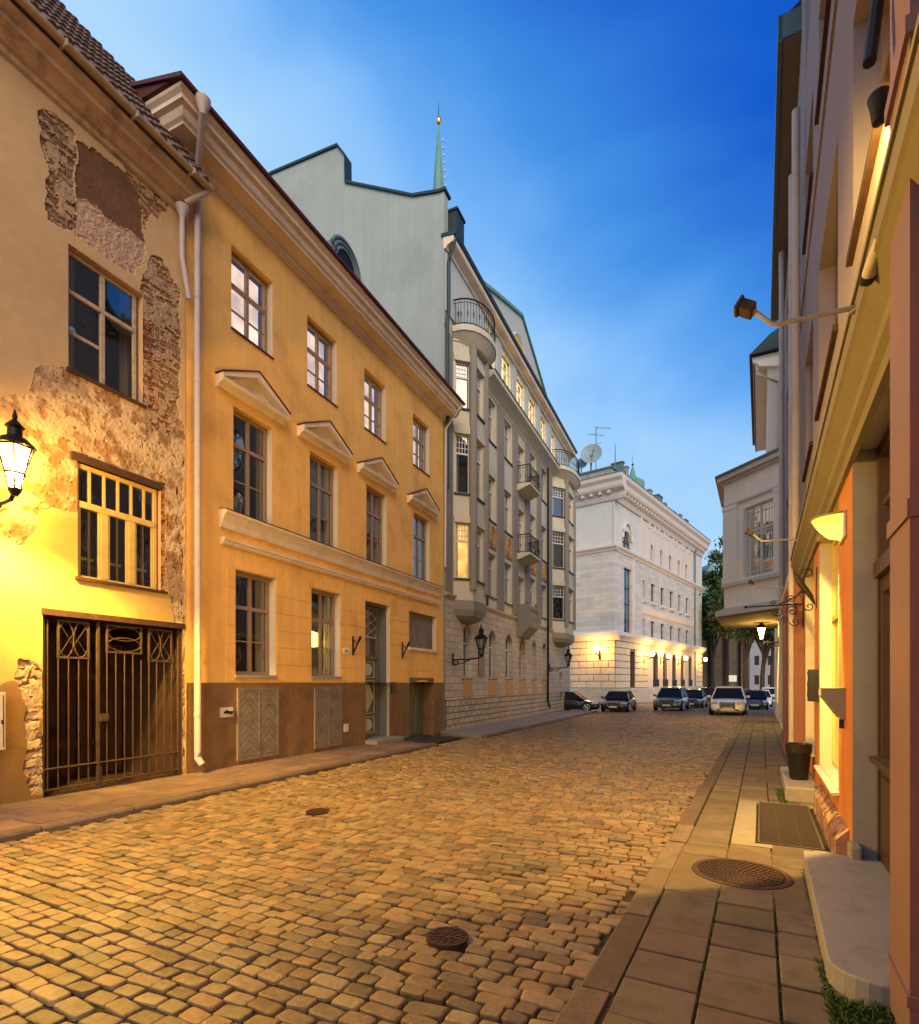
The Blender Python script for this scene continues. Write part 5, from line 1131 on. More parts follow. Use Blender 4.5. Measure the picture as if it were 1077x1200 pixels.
# ------------------------------------------------------------------ right hand buildings
def rightbuilding():
    f = FRR; E = thing('corner_house', 'tall mauve building with orange ground floor, white window reveals and brown doors at the right', 'building', (f.O[0], f.O[1], 0), f.rz)
    s1 = 13.45; sn = -3.6; door = (3.14, 5.66, -.5, 3.72); w1 = (6.72, 8.86, .5, 3.6); w2 = (9.79, 11.72, .55, 3.6); w0 = (-2.9, -1.2, .6, 3.6)
    m = MB(1); m.wall(sn, s1, -.5, 3.8, [door, w1, w2, w0], reveal=.0); m.build('ground_wall', M['orange'], E, recalc=False)
    S = [(-3.0, -1.4), (-.6, 1.4), (3.5, 5.66), (6.8, 9.04), (10.06, 11.8)]
    up = [(a, b, z0, z1) for a, b in S for z0, z1 in ((5.48, 7.55), (9.75, 11.15), (12.9, 14.9))]
    m = MB(1); m.wall(sn, s1, 3.8, 16.8, up, reveal=.26, d=0); m.face([(s1, 0, 3.8), (s1, -9, 3.8), (s1, -9, 16.8), (s1, 0, 16.8)]); m.box(sn-.2, sn, -9, 0, -.5, 16.8); m.box(sn, s1, -9.2, -9, -.5, 16.8); m.box(sn-.2, s1, -9, .35, 16.8, 17.05); m.build('upper_wall', M['mauve'], E, recalc=False)
    for h in up: window(E, 1, h[0]+.003, h[1]-.003, h[2]+.01, h[3]-.01, -.2, M['woodframe'], 2, (.6,), .07, room='dark')
    for h in up:
        if h[2] < 12: q = MB(1); q.box(h[0]-.05, h[1]+.05, -.2, .05, h[2]-.06, h[2]+.008); q.build('window_sill', M['darkwood'], E)
    q = MB(1); q.prism_s(sn, s1+.05, [(-.01, 3.62), (.04, 3.62), (.05, 3.70), (.09, 3.74), (.10, 3.80), (.18, 3.92), (.20, 3.94), (.20, 4.08), (-.01, 4.08)]); q.build('string_course', mat('course_paint', (.19, .165, .12), .8, .08, 2, .2, 30, streak=.08), E)
    q = MB(1); q.prism_s(sn, s1+.05, [(0, 4.085), (.215, 4.085), (.22, 4.10), (0, 4.16)]); q.build('course_flashing', M['pilgrey'], E)
    q = MB(1); q.box(sn, s1, -.01, .03, 9.0, 9.25); q.build('string_course', M['mauve'], E)
    # window reveals
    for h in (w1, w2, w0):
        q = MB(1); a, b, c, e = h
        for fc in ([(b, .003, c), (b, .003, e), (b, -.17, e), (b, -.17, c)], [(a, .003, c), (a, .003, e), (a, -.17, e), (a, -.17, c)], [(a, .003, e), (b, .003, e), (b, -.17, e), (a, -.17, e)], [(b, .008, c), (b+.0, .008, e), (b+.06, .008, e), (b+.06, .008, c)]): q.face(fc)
        q.build('reveal', M['cream_plain'], E, recalc=False)
        w_ = window(E, 1, a+.003, b-.003, c+.01, e-.01, -.14, M['yellowframe'], 2, (.65,), .06, room='dark', curtain=.2); q = MB(1); q.prism_s(a-.06, b+.04, [(-.15, c-.03), (.07, c-.05), (.075, c-.02), (-.15, c+.018)]); q.build('window_sill', M['doorwhite'], w_)
    # doorway
    a, b, c, e = door; g0 = .11
    q = MB(1); q.box(b-.0, b+.012, -.2, .006, 0, e); q.face([(b-.001, .006, 0), (b-.001, -.2, 0), (b-.001, -.2, e), (b-.001, .006, e)]); q.face([(a, -.2, e-.002), (b, -.2, e-.002), (b, .0, e-.002), (a, .0, e-.002)]); q.build('door_surround', M['greypost'], E, recalc=False)
    q = MB(1); d = -.17; q.box(b-.10, b-.005, d-.1, d, g0, e-.01); q.box(a+.005, a+.1, d-.1, d, g0, e-.01); q.box(a+.1, b-.1, d-.1, d-.003, e-.1, e-.01); q.box(a+.1, b-.1, d-.1, d+.04, 2.55, 2.68)
    n = 3; w = (b-a-.2)/n
    for k in range(n):
        x0, x1 = a+.1+w*k, a+.1+w*(k+1); q.box(x0+.005, x0+.11, d-.06, d-.01, g0, 2.55); q.box(x1-.11, x1-.005, d-.06, d-.01, g0, 2.55); q.box(x0+.11, x1-.11, d-.06, d-.012, g0, g0+.9); q.box(x0+.11, x1-.11, d-.06, d-.012, 2.42, 2.55); q.box(x0-.02, x0+.02, d-.07, d-.005, 2.68, e-.1); q.box(x0+.15, x1-.15, d-.03, d+.008, g0+.15, g0+.75); q.box(x0+.11, x1-.11, d-.06, d-.013, 3.15, 3.19)
    dr = q.build('door', M['brownwood'], E); q = MB(1); q.face([(a+.1, d-.04, g0), (b-.1, d-.04, g0), (b-.1, d-.04, e-.1), (a+.1, d-.04, e-.1)]); q.build('pane', M['glass'], dr, recalc=False)
    q = MB(1); q.box(a, b, -1.2, -1.15, 0, e); q.build('dark_backing', M['dark'], dr); q = MB(1); q.box(a+.3, b-.25, -.17, -.08, .98, 1.03); q.build('push_bar', M['brownwood'], dr)
    # near pillar
    q = MB(1); q.box(2.70, 3.13, -.3, .15, -.3, 16.8); M_PIL = mat('pink_pillar', (.19, .105, .10), .6, .10, 2, .2, 30, streak=.12, spec=.5, dirt=(.2, .11, .10), dirt_amt=.4); p_ = q.build('pillar', M_PIL, E)
    for z0, z1, o_ in ((2.38, 2.46, .012), (4.5, 4.58, .02), (.22, .27, .012), (4.05, 4.1, .02)): q = MB(1); q.box(2.70-o_, 3.13+o_, -.3, .15+o_, z0, z1); q.build('pillar_band', M_PIL, p_)
    # peeling base of the orange wall
    V = MB(1); n = 26
    for k in range(n):
        s_ = 5.9+2.6*k/n; V.prism_s(s_, s_+2.6/n+.0, [(0, -.3), (.10+.02*random.random(), -.3), (.09+.02*random.random(), .14+.06*random.random()), (.03, .24+.06*random.random()), (0, .27)])
    V.build('worn_base', mat('peeling_pink_base', (.34, .20, .14), .95, .3, 7, 1.0, 14, dirt=(.07, .05, .04), dirt_amt=.9, dscale=5, bdist=.03), E)
    q = MB(1); q.box(5.5, 5.72, -.05, .04, -.2, .22); q.build('worn_base', M['concrete'], E, bevel=.02)
    q = MB(1); s_ = 4.85; 
    q.tube([(11.9/.8785*.87, .15, 12.4), (11.9*.99, .15, 4.2)], .07, 10); q.build('down_pipe', M['pipe'], E, smooth=True)
    q = MB(1); q.tube([(3.02, .2, 5.7), (3.02, .2, 5.2), (3.06, .22, 5.0), (3.02, .25, 4.75)], .03, 8); q.build('cable_spout', M['iron'], E, smooth=True)
    # ------ neighbour with pilasters and eave
    E2 = thing('pilaster_house', 'narrower mauve building with pink ground floor pilasters under a boarded eave', 'building', tuple(f.w(s1)), f.rz); o = s1
    e1 = f.s(918.5)-o
    m = MB(1); gh = [(.9+2.35*k, 2.2+2.35*k, .5, 3.4) for k in range(4) if 2.2+2.35*k < e1]; m.wall(.002, e1, -.6, 3.8, gh, reveal=.2); m.build('ground_wall', M['pinkpil'], E2, recalc=False)
    uh = [(1.0+2.5*k, 2.3+2.5*k, z0, z1) for k in range(4) if 2.3+2.5*k < e1 for z0, z1 in ((5.5, 7.5), (8.9, 10.9), (12, 13.8))]
    m = MB(1); m.wall(.002, e1, 3.8, 15, uh, reveal=.25); m.face([(e1, 0, -.5), (e1, -9, -.5), (e1, -9, 15), (e1, 0, 15)]); m.face([(0, 0, 15), (e1, 0, 15), (e1, -9, 15), (0, -9, 15)]); m.build('upper_wall', M['mauve'], E2, recalc=False)
    for h in gh+uh: window(E2, 1, h[0]+.003, h[1]-.003, h[2]+.01, h[3]-.01, -.17, M['whiteframe'], 2, (.6,), .07, room='dark')
    q = MB(1); q.prism_s(.05, e1+.05, [(-.01, 3.75), (.05, 3.75), (.2, 3.94), (.2, 4.08), (-.01, 4.1)]); q.build('string_course', M['cream'], E2)
    q = MB(1); q.box(-.5, e1+.1, 0, .34, 15.0, 15.04); 
    for k in range(10): q.box(-.5, e1+.1, .02+.032*k, .045+.032*k, 14.985, 15.0)
    q.build('soffit', M['pilgrey'], E2); q = MB(1); q.box(-.55, e1+.15, .34, .42, 14.95, 15.5); q.box(-.55, -.5, -.2, .4, 15.0, 15.5); q.build('eave_board', M['zinc'], E2); q = MB(1); q.prism_s(-.5, e1+.1, [(.3, 15.5), (-4, 18), (-9, 15.5)]); q.build('roof', M['darkmetal'], E2)
    for k, (px0, px1, d_) in enumerate(((930.5, 941.5, .16), (922.5, 929, .16), (913.5, 920.5, .2))):
        a_, b_ = f.s(px1, d_)-o, f.s(px0, d_)-o; a_ = max(a_, -1.2); q = MB(1); q.box(a_, max(a_+.8, min(b_, a_+1.9)), 0 if a_ > 0 else .0, d_, -.5, 3.9)
        q.box(a_-.04, max(a_+.8, min(b_, a_+1.9))+.04, 0, d_+.03, -.5, .35); q.build('pilaster', M['pinkpil'], E2)
    for s_, z1_ in ((-.9, 11.8), (5.9, 14.9)): q = MB(1); q.tube([(s_, .17, z1_), (s_, .17, .4)], .075, 10); q.build('down_pipe', M['pipe'], E2, smooth=True)
    # ------ building with the angled oriel
    o2 = f.s(918.5)+.03; E3 = thing('oriel_house', 'pale mauve building with an angled oriel on a bracketed slab over the pavement', 'building', tuple(f.w(o2)), f.rz); L3_ = 16
    ORI = mat('oriel_render', (.84, .77, .69), .8, .06, 1.5, .2, 30, streak=.08)
    m = MB(1); m.wall(0, L3_, -.7, 14.6, [(5.5+3*k, 6.8+3*k, 6.2, 9.2) for k in range(3)] + [(1.5+3.2*k, 2.9+3.2*k, .6, 3.3) for k in range(4)], reveal=.25); m.box(L3_-.1, L3_, -9, 0, -.7, 14.6); m.build('wall', ORI, E3, recalc=False)
    for k in range(4): window(E3, 1, 1.5+3.2*k, 2.9+3.2*k, .6, 3.3, -.17, M['whiteframe'], 2, (.6,), .07)
    for k in range(3): window(E3, 1, 5.5+3*k, 6.8+3*k, 6.2, 9.2, -.17, M['whiteframe'], 2, (.6,), .07)
    def loc(x, y): s_ = (x-f.O[0])*f.u[0]+(y)*f.u[1]-o2; d_ = (x-f.O[0])*f.n[0]+y*f.n[1]; return s_, d_
    pA, pB = loc(12.85, 22.0), loc(11.9, 24.95); pC = (pB[0]+4.2, pB[1]); pD = (pC[0]+1.5, 0)
    L_ = math.hypot(pB[0]-pA[0], pB[1]-pA[1]); ux, uy = (pB[0]-pA[0])/L_, (pB[1]-pA[1])/L_
    tf = lambda s, d: (pA[0]+ux*s-uy*d, pA[1]+uy*s+ux*d)
    w = (.48, 1.95, 6.15, 9.15); q = MB(1, tf); q.wall(0, L_, 4.95, 10.5, [w], reveal=.2)
    L2_ = 4.2; tf2 = lambda s, d: (pB[0]+s, pB[1]+d); q2 = MB(1, tf2); q2.wall(0, L2_, 4.95, 10.5, [(.7, 1.9, 6.15, 9.15), (2.4, 3.6, 6.15, 9.15)], reveal=.2); n = len(q.v); q.v += q2.v; q.f += [[i+n for i in F_] for F_ in q2.f]
    q.tf = None; q.face([(*pC, 4.95), (*pD, 4.95), (*pD, 10.5), (*pC, 10.5)]); B_ = q.build('oriel', ORI, E3, recalc=False)
    ow = window(E3, 1, w[0], w[1], w[2], w[3], -.15, M['whiteframe'], 2, (.66,), .08, room='dark', tf=tf); g = MB(1, tf)
    for zz in (6.3, 8.9, 7.9): g.box(w[0]-.02, w[1]+.02, .03, .05, zz, zz+.035)
    for xx in (.5, .62, 1.8, 1.93, 1.2): g.box(xx, xx+.03, .03, .045, w[2]+.1, w[3]-.1)
    g.build('window_grille', M['whiteframe'], ow); window(E3, 1, .7, 1.9, 6.15, 9.15, -.15, M['whiteframe'], 2, (.66,), .08, room='dark', tf=tf2); window(E3, 1, 2.4, 3.6, 6.15, 9.15, -.15, M['whiteframe'], 2, (.66,), .08, room='dark', tf=tf2)
    ring = [pA, pB, pC, pD]
    def slab(z0, z1, off, nm, mt, parent=B_):
        q = MB(1); c = ((pA[0]+pD[0])/2, 0); P_ = [(pA[0]-off*1.2, 0), (pB[0]-off*.7, pB[1]+off), (pC[0]+off*.7, pC[1]+off), (pD[0]+off*1.2, 0)]; q.prism_z(z0, z1, P_); return q.build(nm, mt, parent)
    slab(10.5, 10.62, .1, 'cornice', M['wtrim']); slab(10.62, 10.82, .28, 'cornice', M['wtrim']); slab(10.82, 10.9, .36, 'flashing', M['zinc']); slab(9.45, 9.55, .06, 'string_course', M['wtrim']); slab(5.9, 6.05, .12, 'sill_course', M['wtrim']); slab(4.85, 4.95, .12, 'floor_slab', M['wtrim']); slab(4.6, 4.85, .35, 'floor_slab', M['wtrim']); slab(4.5, 4.6, .2, 'floor_slab', M['pilgrey'])
    for (a, b) in ((0, .38), (2.3, L_)): q = MB(1, tf); q.box(a, b, 0, .07, 6.05, 9.45); q.box(a-.03, b+.03, 0, .11, 6.05, 6.35); q.box(a-.03, b+.03, 0, .10, 9.3, 9.45); q.build('pilaster', ORI, B_)
    # eave of this building
    q = MB(1); q.box(2.3, 11.5, 0, .95, 14.5, 14.56); q.build('soffit', ORI, E3); q = MB(1); q.prism_s(2.3, 11.6, [(.95, 14.5), (1.0, 14.5), (1.04, 14.9), (.95, 14.95)]); q.build('eave_board', M['pinkpil'], E3); q = MB(1); q.prism_s(2.1, 2.3, [(0, 14.3), (.8, 14.5), (.85, 14.62), (1.0, 14.7), (1.05, 14.9), (0, 14.9)]); q.box(2.3, 11.5, .0, .5, 11, 14.5); q.build('upper_wall', ORI, E3)
    q = MB(1); q.prism_s(1.9, 11.7, [(1.15, 14.95), (.4, 15.6), (-.4, 16.0), (-.4, 14.95)]); q.build('roof', M['darkmetal'], E3); q = MB(1); q.tube([(2.2, .9, 14.7), (2.1, .85, 14.2), (2.0, .1, 13.6), (2.0, .1, 11)], .08, 8); q.build('down_pipe', M['pipe'], E3, smooth=True)
    q = MB(1); q.box(0, L3_, -8, 0, 14.6, 14.7); q.build('roof', M['darkmetal'], E3)
    return o2
O2 = rightbuilding()

# ------------------------------------------------------------------ details on the right hand pavement and wall
def rightdetails():
    f = FRR
    # shell shaped lit sconce
    s_ = 6.28; z0 = 3.22; t = thing('wall_sconce', 'glowing yellow half-bowl glass lamp on the orange wall strip by the brown door', 'wall lamp', f.w(s_, 0, z0), f.rz)
    m = MB(1); n, k = 14, 7; H = .30; Rr = .25; idx = {}
    for j in range(k+1):
        v = j/k; r = Rr*(v**.45 if v > 0 else .02)
        for i in range(n+1):
            a = math.pi*i/n; idx[j, i] = m.P(-r*math.cos(a)*.85, .03+r*math.sin(a), -H*.5+H*v*.75)
    for j in range(k):
        for i in range(n): m.f.append([idx[j, i], idx[j, i+1], idx[j+1, i+1], idx[j+1, i]])
    m.build('lamp_glass', M['sconce'], t, smooth=True, recalc=False)
    m = MB(1); m.box(-.21, .21, 0, .03, -H*.55, H*.32); m.build('back_plate', M['whitebox'], t, bevel=.01)
    m = MB(1); m.tube([(-Rr*.85*math.cos(math.pi*i/14), .03+Rr*math.sin(math.pi*i/14), H*.26) for i in range(15)], .012, 6); m.box(-.1, .1, .18, .22, -.12, -.10); m.build('trim', mat('brass_trim', (.5, .38, .1), .4, .1, 6, 0, metal=.6), t)
    ld = bpy.data.lights.new('sconce_light', 'SPOT'); ld.energy = 900; ld.color = (1, .60, .12); ld.spot_size = R(134); ld.spot_blend = .06; ld.shadow_soft_size = .05
    o = bpy.data.objects.new('sconce_light', ld); COL.objects.link(o); o.parent = t; o.location = (.03, .27, .0)
    d = Vector((.50, .75, -.58)).normalized(); o.rotation_euler = d.to_track_quat('-Z', 'Y').to_euler()
    # uplight washing the wall above the course
    t = thing('wall_spotlight', 'dark bell shaped spotlight above the string course beside the near pillar', 'spotlight', f.w(3.62, 0, 5.0), f.rz)
    m = MB(1); m.tube([(0, 0, 0), (0, .10, 0)], .03, 8); m.lathe(0, .12, [(.015, -.09), (.035, -.08), (.045, 0), (.06, .07), (.055, .08)], 14); m.build('housing', M['iron'], t, smooth=True)
    ld = bpy.data.lights.new('spotlight_light', 'SPOT'); ld.energy = 330; ld.color = (1, .60, .13); ld.shadow_soft_size = .03; ld.spot_size = R(95); ld.spot_blend = .6
    o = bpy.data.objects.new('spotlight_light', ld); COL.objects.link(o); o.parent = t; o.location = (.10, .26, .12); o.rotation_euler = Vector((.93, -.36, .02)).to_track_quat('-Z', 'Y').to_euler()
    # floodlight arms
    for i, (s0, ln, lb) in enumerate(((3.44/.8785-.02, .66, 'small floodlight on the nearest and longest looking pale arm, against the sky'), (10.35, .75, 'small floodlight on the middle pale arm, in front of the oriel window'), (15.7, .8, 'small floodlight on the farthest pale arm, below the oriel window'))):
        t = thing('floodlight', lb, 'floodlight', f.w(s0, .2, 4.0), f.rz, 'floodlights on pale arms over the right pavement'); m = MB(1)
        m.tube([(0, 0, .03), (0, .42*ln/.66, .055), (0, .46*ln/.66, .065), (0, ln*.86, .19)], .016, 8); m.lathe(0, .003, [(.0, .0), (.03, .0), (.03, .01)], 8) ; m.build('arm', M['steelarm'], t, smooth=True)
        m = MB(1); m.tf = lambda a, b: (a, b); rm = Matrix.Translation((0, ln*.92, .215)) @ Matrix.Rotation(R(35), 4, 'X')
        m.box(-.055, .055, -.045, .05, -.035, .035); m.box(-.06, .06, .05, .075, -.045, .045); m.v = [tuple(rm @ Vector(v)) for v in m.v]; m.build('lamp_head', M['rust'], t, bevel=.006)
        m = MB(1); m.box(-.045, .045, .076, .079, -.035, .035); m.v = [tuple(rm @ Vector(v)) for v in m.v]; m.build('lens', M['glass'], t)
    t = thing('security_camera', 'grey tube camera at the right edge behind the near pillar above the doorway', 'camera', f.w(3.3, .0, 3.95), f.rz)
    m = MB(1); m.tube([(0, 0, 0), (0, .12, .0)], .012, 6); m.tube([(-.1, .17, .03), (.1, .2, -.03)], .035, 12); m.build('housing', M['whitebox'], t, smooth=True); m = MB(1); m.tube([(.1, .2, -.03), (.14, .206, -.042)], .038, 12); m.build('hood', M['black'], t)
    # door step slab with rounded corner
    t0 = FRR.g(4.4); m = MB(1); P_ = [(5.62, -.3), (5.62, .385), (3.35, .40)] + [(3.35-.22*math.sin(a), .18+.22*math.cos(a)) for a in [math.pi/2*i/6 for i in range(1, 7)]] + [(3.13, -.3)]
    m.prism_z(-.15, .105, P_); o = m.build('doorstep', M['granite'], None, bevel=.012); o.location = f.w(0); o.rotation_euler = (0, 0, f.rz); tag(o, 'long pale speckled stone step with a rounded corner at the brown door', 'doorstep')
    m = MB(1); m.prism_z(-.15, .14, [(8.95, 0), (8.95, .42), (11.2, .42), (11.2, 0)]); o = m.build('step_block', M['granite'], None, bevel=.02); o.location = f.w(0); o.rotation_euler = (0, 0, f.rz); tag(o, 'short stone block on the pavement carrying the black planter', 'doorstep')
    # planter
    t = thing('planter', 'tall black tapered empty plant pot on the stone block by the wall', 'planter', f.w(9.75, .21, .14)); m = MB(1)
    m.lathe(0, 0, [(.11, 0), (.125, .02), (.165, .42), (.175, .43), (.185, .56), (.17, .56), (.15, .40), (.001, .40)], 24); m.build('pot', M['blackplastic'], t, smooth=True)
    # gratings
    def grate(s0, s1, d0, d1, lb):
        t = thing('grating', lb, 'grating', f.w(s0, d0, f.g(s0)+.0), f.rz); m = MB(1); n = int((s1-s0)/.028); w, h = s1-s0, d1-d0
        for k in range(n): x = w*(k+.5)/n; m.box(x-.004, x+.004, -.0+.02, h-.02, -.03, .004)
        m.box(.02, w-.02, h*.33-.003, h*.33+.003, -.03, .002); m.box(.02, w-.02, h*.66-.003, h*.66+.003, -.03, .002); m.build('bars', M['grate'], t)
        m = MB(1); m.box(0, w, 0, .02, -.04, .008); m.box(0, w, h-.02, h, -.04, .008); m.box(0, .02, .02, h-.02, -.04, .0075); m.box(w-.02, w, .02, h-.02, -.04, .0075); m.build('frame', M['grate'], t)
        m = MB(1); m.box(0, w, 0, h, -.08, -.05); m.build('dark_tray', M['dark'], t)  # near-black sheet below the bars
    grate(6.28, 8.55, .16, .76, 'large steel foot grating set in pale concrete in front of the orange wall'); grate(10.6, 12.2, .46, .82, 'small steel foot grating farther along by the stone block')
    m = MB(1); z = -.045
    for (a, b, c, e) in ((6.12, 8.72, .78, 1.01), (6.12, 6.26, -.05, .78), (8.57, 8.72, -.05, .78)): 
        V = [(a, c), (b, c), (b, e), (a, e)]; m.prism_z(-.12, .0, V)
    m.v = [(x, y, zz + f.g(x)) for x, y, zz in m.v]; o = m.build('grating_surround', M['concrete'], None, bevel=.01); o.location = f.w(0); o.rotation_euler = (0, 0, f.rz); tag(o, kind='structure')
    # concrete ring pieces round the manhole
    m = MB(1); cx, cy = 5.12, .888; rc = (4.3, 6.0, .245, 1.43); n = 48
    for k in range(n):
        a, b = 2*math.pi*k/n, 2*math.pi*(k+1)/n
        def sq(t):
            c, s_ = math.cos(t), math.sin(t); q = min(((rc[1]-cx) if c > 0 else (rc[0]-cx))/c if abs(c) > 1e-6 else 9, ((rc[3]-cy) if s_ > 0 else (rc[2]-cy))/s_ if abs(s_) > 1e-6 else 9); return (cx+c*q, cy+s_*q)
        m.face([(cx+.40*math.cos(a), cy+.40*math.sin(a), -.007), (cx+.40*math.cos(b), cy+.40*math.sin(b), -.007), (*sq(b), -.007), (*sq(a), -.007)])
    m.v = [(x, y, zz + f.g(x)) for x, y, zz in m.v]; o = m.build('manhole_surround', mat('manhole_concrete', srgb(104, 88, 72), .85, .12, 6, .4, 60), None, recalc=False); o.location = f.w(0); o.rotation_euler = (0, 0, f.rz); tag(o, kind='structure')
    # letter box, slanted ashtray box
    t = thing('letter_box', 'dark slim box with a glossy front on the wall beyond the first white window', 'letter box', f.w(8.98, 0, 1.62), f.rz); m = MB(1); m.box(0, .22, 0, .13, -.24, .22); m.build('case', M['blackplastic'], t, bevel=.01); m = MB(1); m.box(.04, .18, .13, .137, -.18, .18); m.build('front_window', M['glass'], t)
    t = thing('ashtray_box', 'grey metal wall box with slanted underside on the orange strip below the sconce', 'ashtray', f.w(6.15, 0, 1.42), f.rz); m = MB(1); m.prism_s(0, .30, [(0, .18), (.20, .18), (.20, .10), (.05, -.12), (0, -.14)]); m.build('case', mat('grey_box_paint', (.22, .20, .18), .5, .05, 4, 0), t, bevel=.006); m = MB(1); m.box(.05, .25, .201, .204, .10, .165); m.build('sign_plate', M['numwhite'], t); m = MB(1); m.box(.03, .06, .01, .05, -.22, -.13); m.build('bracket', M['black'], t)
    # wrought sign arm and scroll bracket
    t = thing('sign_bracket', 'empty wrought iron sign arm with scrolls and a ball end over the pavement', 'sign bracket', f.w(12.0, .02, 3.15), f.rz); m = MB(1)
    m.tube([(0, 0, 0), (0, .95, .0)], .014, 8); m.tube([(0, 0, -.45), (0, 0, .3)], .014, 6); m.lathe(0, .97, [(.01, -.03), (.035, 0), (.01, .03)], 10)
    for cy, cz, r, tw in ((.18, -.13, .11, 1), (.42, -.12, .10, -1), (.14, -.33, .09, -1), (.30, -.30, .07, 1), (.2, .1, .08, 1), (.5, .07, .05, -1)): m.tube([(0, cy+r*(1-a/10)*math.cos(a*tw), cz+r*(1-a/10)*math.sin(a*tw)) for a in [k*.4 for k in range(22)]], .009, 5)
    m.tube([(0, 0, .28), (0, .15, .12), (0, .4, .02)], .012, 6); m.build('scrolls', M['iron'], t)
    t = thing('scroll_bracket', 'dark iron leaf and scroll ornament sticking out between two white reveals', 'sign bracket', f.w(9.3, .0, 3.05), f.rz); m = MB(1)
    m.tube([(0, 0, -.3), (0, 0, .3)], .015, 6); m.tube([(0, .30, .28), (0, .22, .1), (0, .08, -.12), (0, .03, -.25)], [.01, .045, .035, .01], 8)
    for cy, cz, r, tw in ((.12, .22, .08, 1), (.1, -.27, .07, -1), (.2, -.1, .05, 1)): m.tube([(0, cy+r*(1-a/9)*math.cos(a*tw), cz+r*(1-a/9)*math.sin(a*tw)) for a in [k*.45 for k in range(18)]], .009, 5)
    m.build('scrolls', M['iron'], t)
    # grass at the step and tufts
    V, F, k = [], [], 0
    def tuft(s0, s1, d0, d1, n, h):
        nonlocal k
        for _ in range(n):
            s_, d_ = random.uniform(s0, s1), random.uniform(d0, d1); a = random.uniform(0, 6.28); hh = h*random.uniform(.4, 1); lx, ly = random.gauss(0, hh*.5), random.gauss(0, hh*.5); w = .004+.003*random.random(); p = f.w(s_, d_, f.g(s_)-.01)
            dx, dy = w*math.cos(a), w*math.sin(a); V.extend([(p.x-dx, p.y-dy, p.z), (p.x+dx, p.y+dy, p.z), (p.x+lx*.5+dx*.8, p.y+ly*.5+dy*.8, p.z+hh*.7), (p.x+lx, p.y+ly, p.z+hh)]); F.append((k, k+1, k+2, k+3)); k += 4
    tuft(2.72, 3.12, .14, .42, 1500, .055); tuft(3.1, 3.6, .385, .43, 260, .035); tuft(3.4, 5.5, .385, .41, 300, .02); tuft(8.7, 9.9, .40, .50, 420, .07); tuft(12.2, 13, .02, .2, 300, .09)
    for dd in (.635, .25, 1.02): tuft(2.6, 8, dd-.006, dd+.006, 500, .012)
    tag(npmesh('grass', V, [np.array(F)], M['grass']), 'short green grass and moss growing in pavement joints and beside the pale step', 'grass', kind='stuff')
    # lit lantern under the oriel
    zz = f.z(897, 741, .55); s1 = f.Y and 26/f.u[1]
    lantern('wall_lantern', 'small lit lantern hanging out under the oriel, seen against dark trees', f.w(s1, 0, 3.55), f.rz + math.pi/2, True, None, 1.15, .62, 700)
rightdetails()
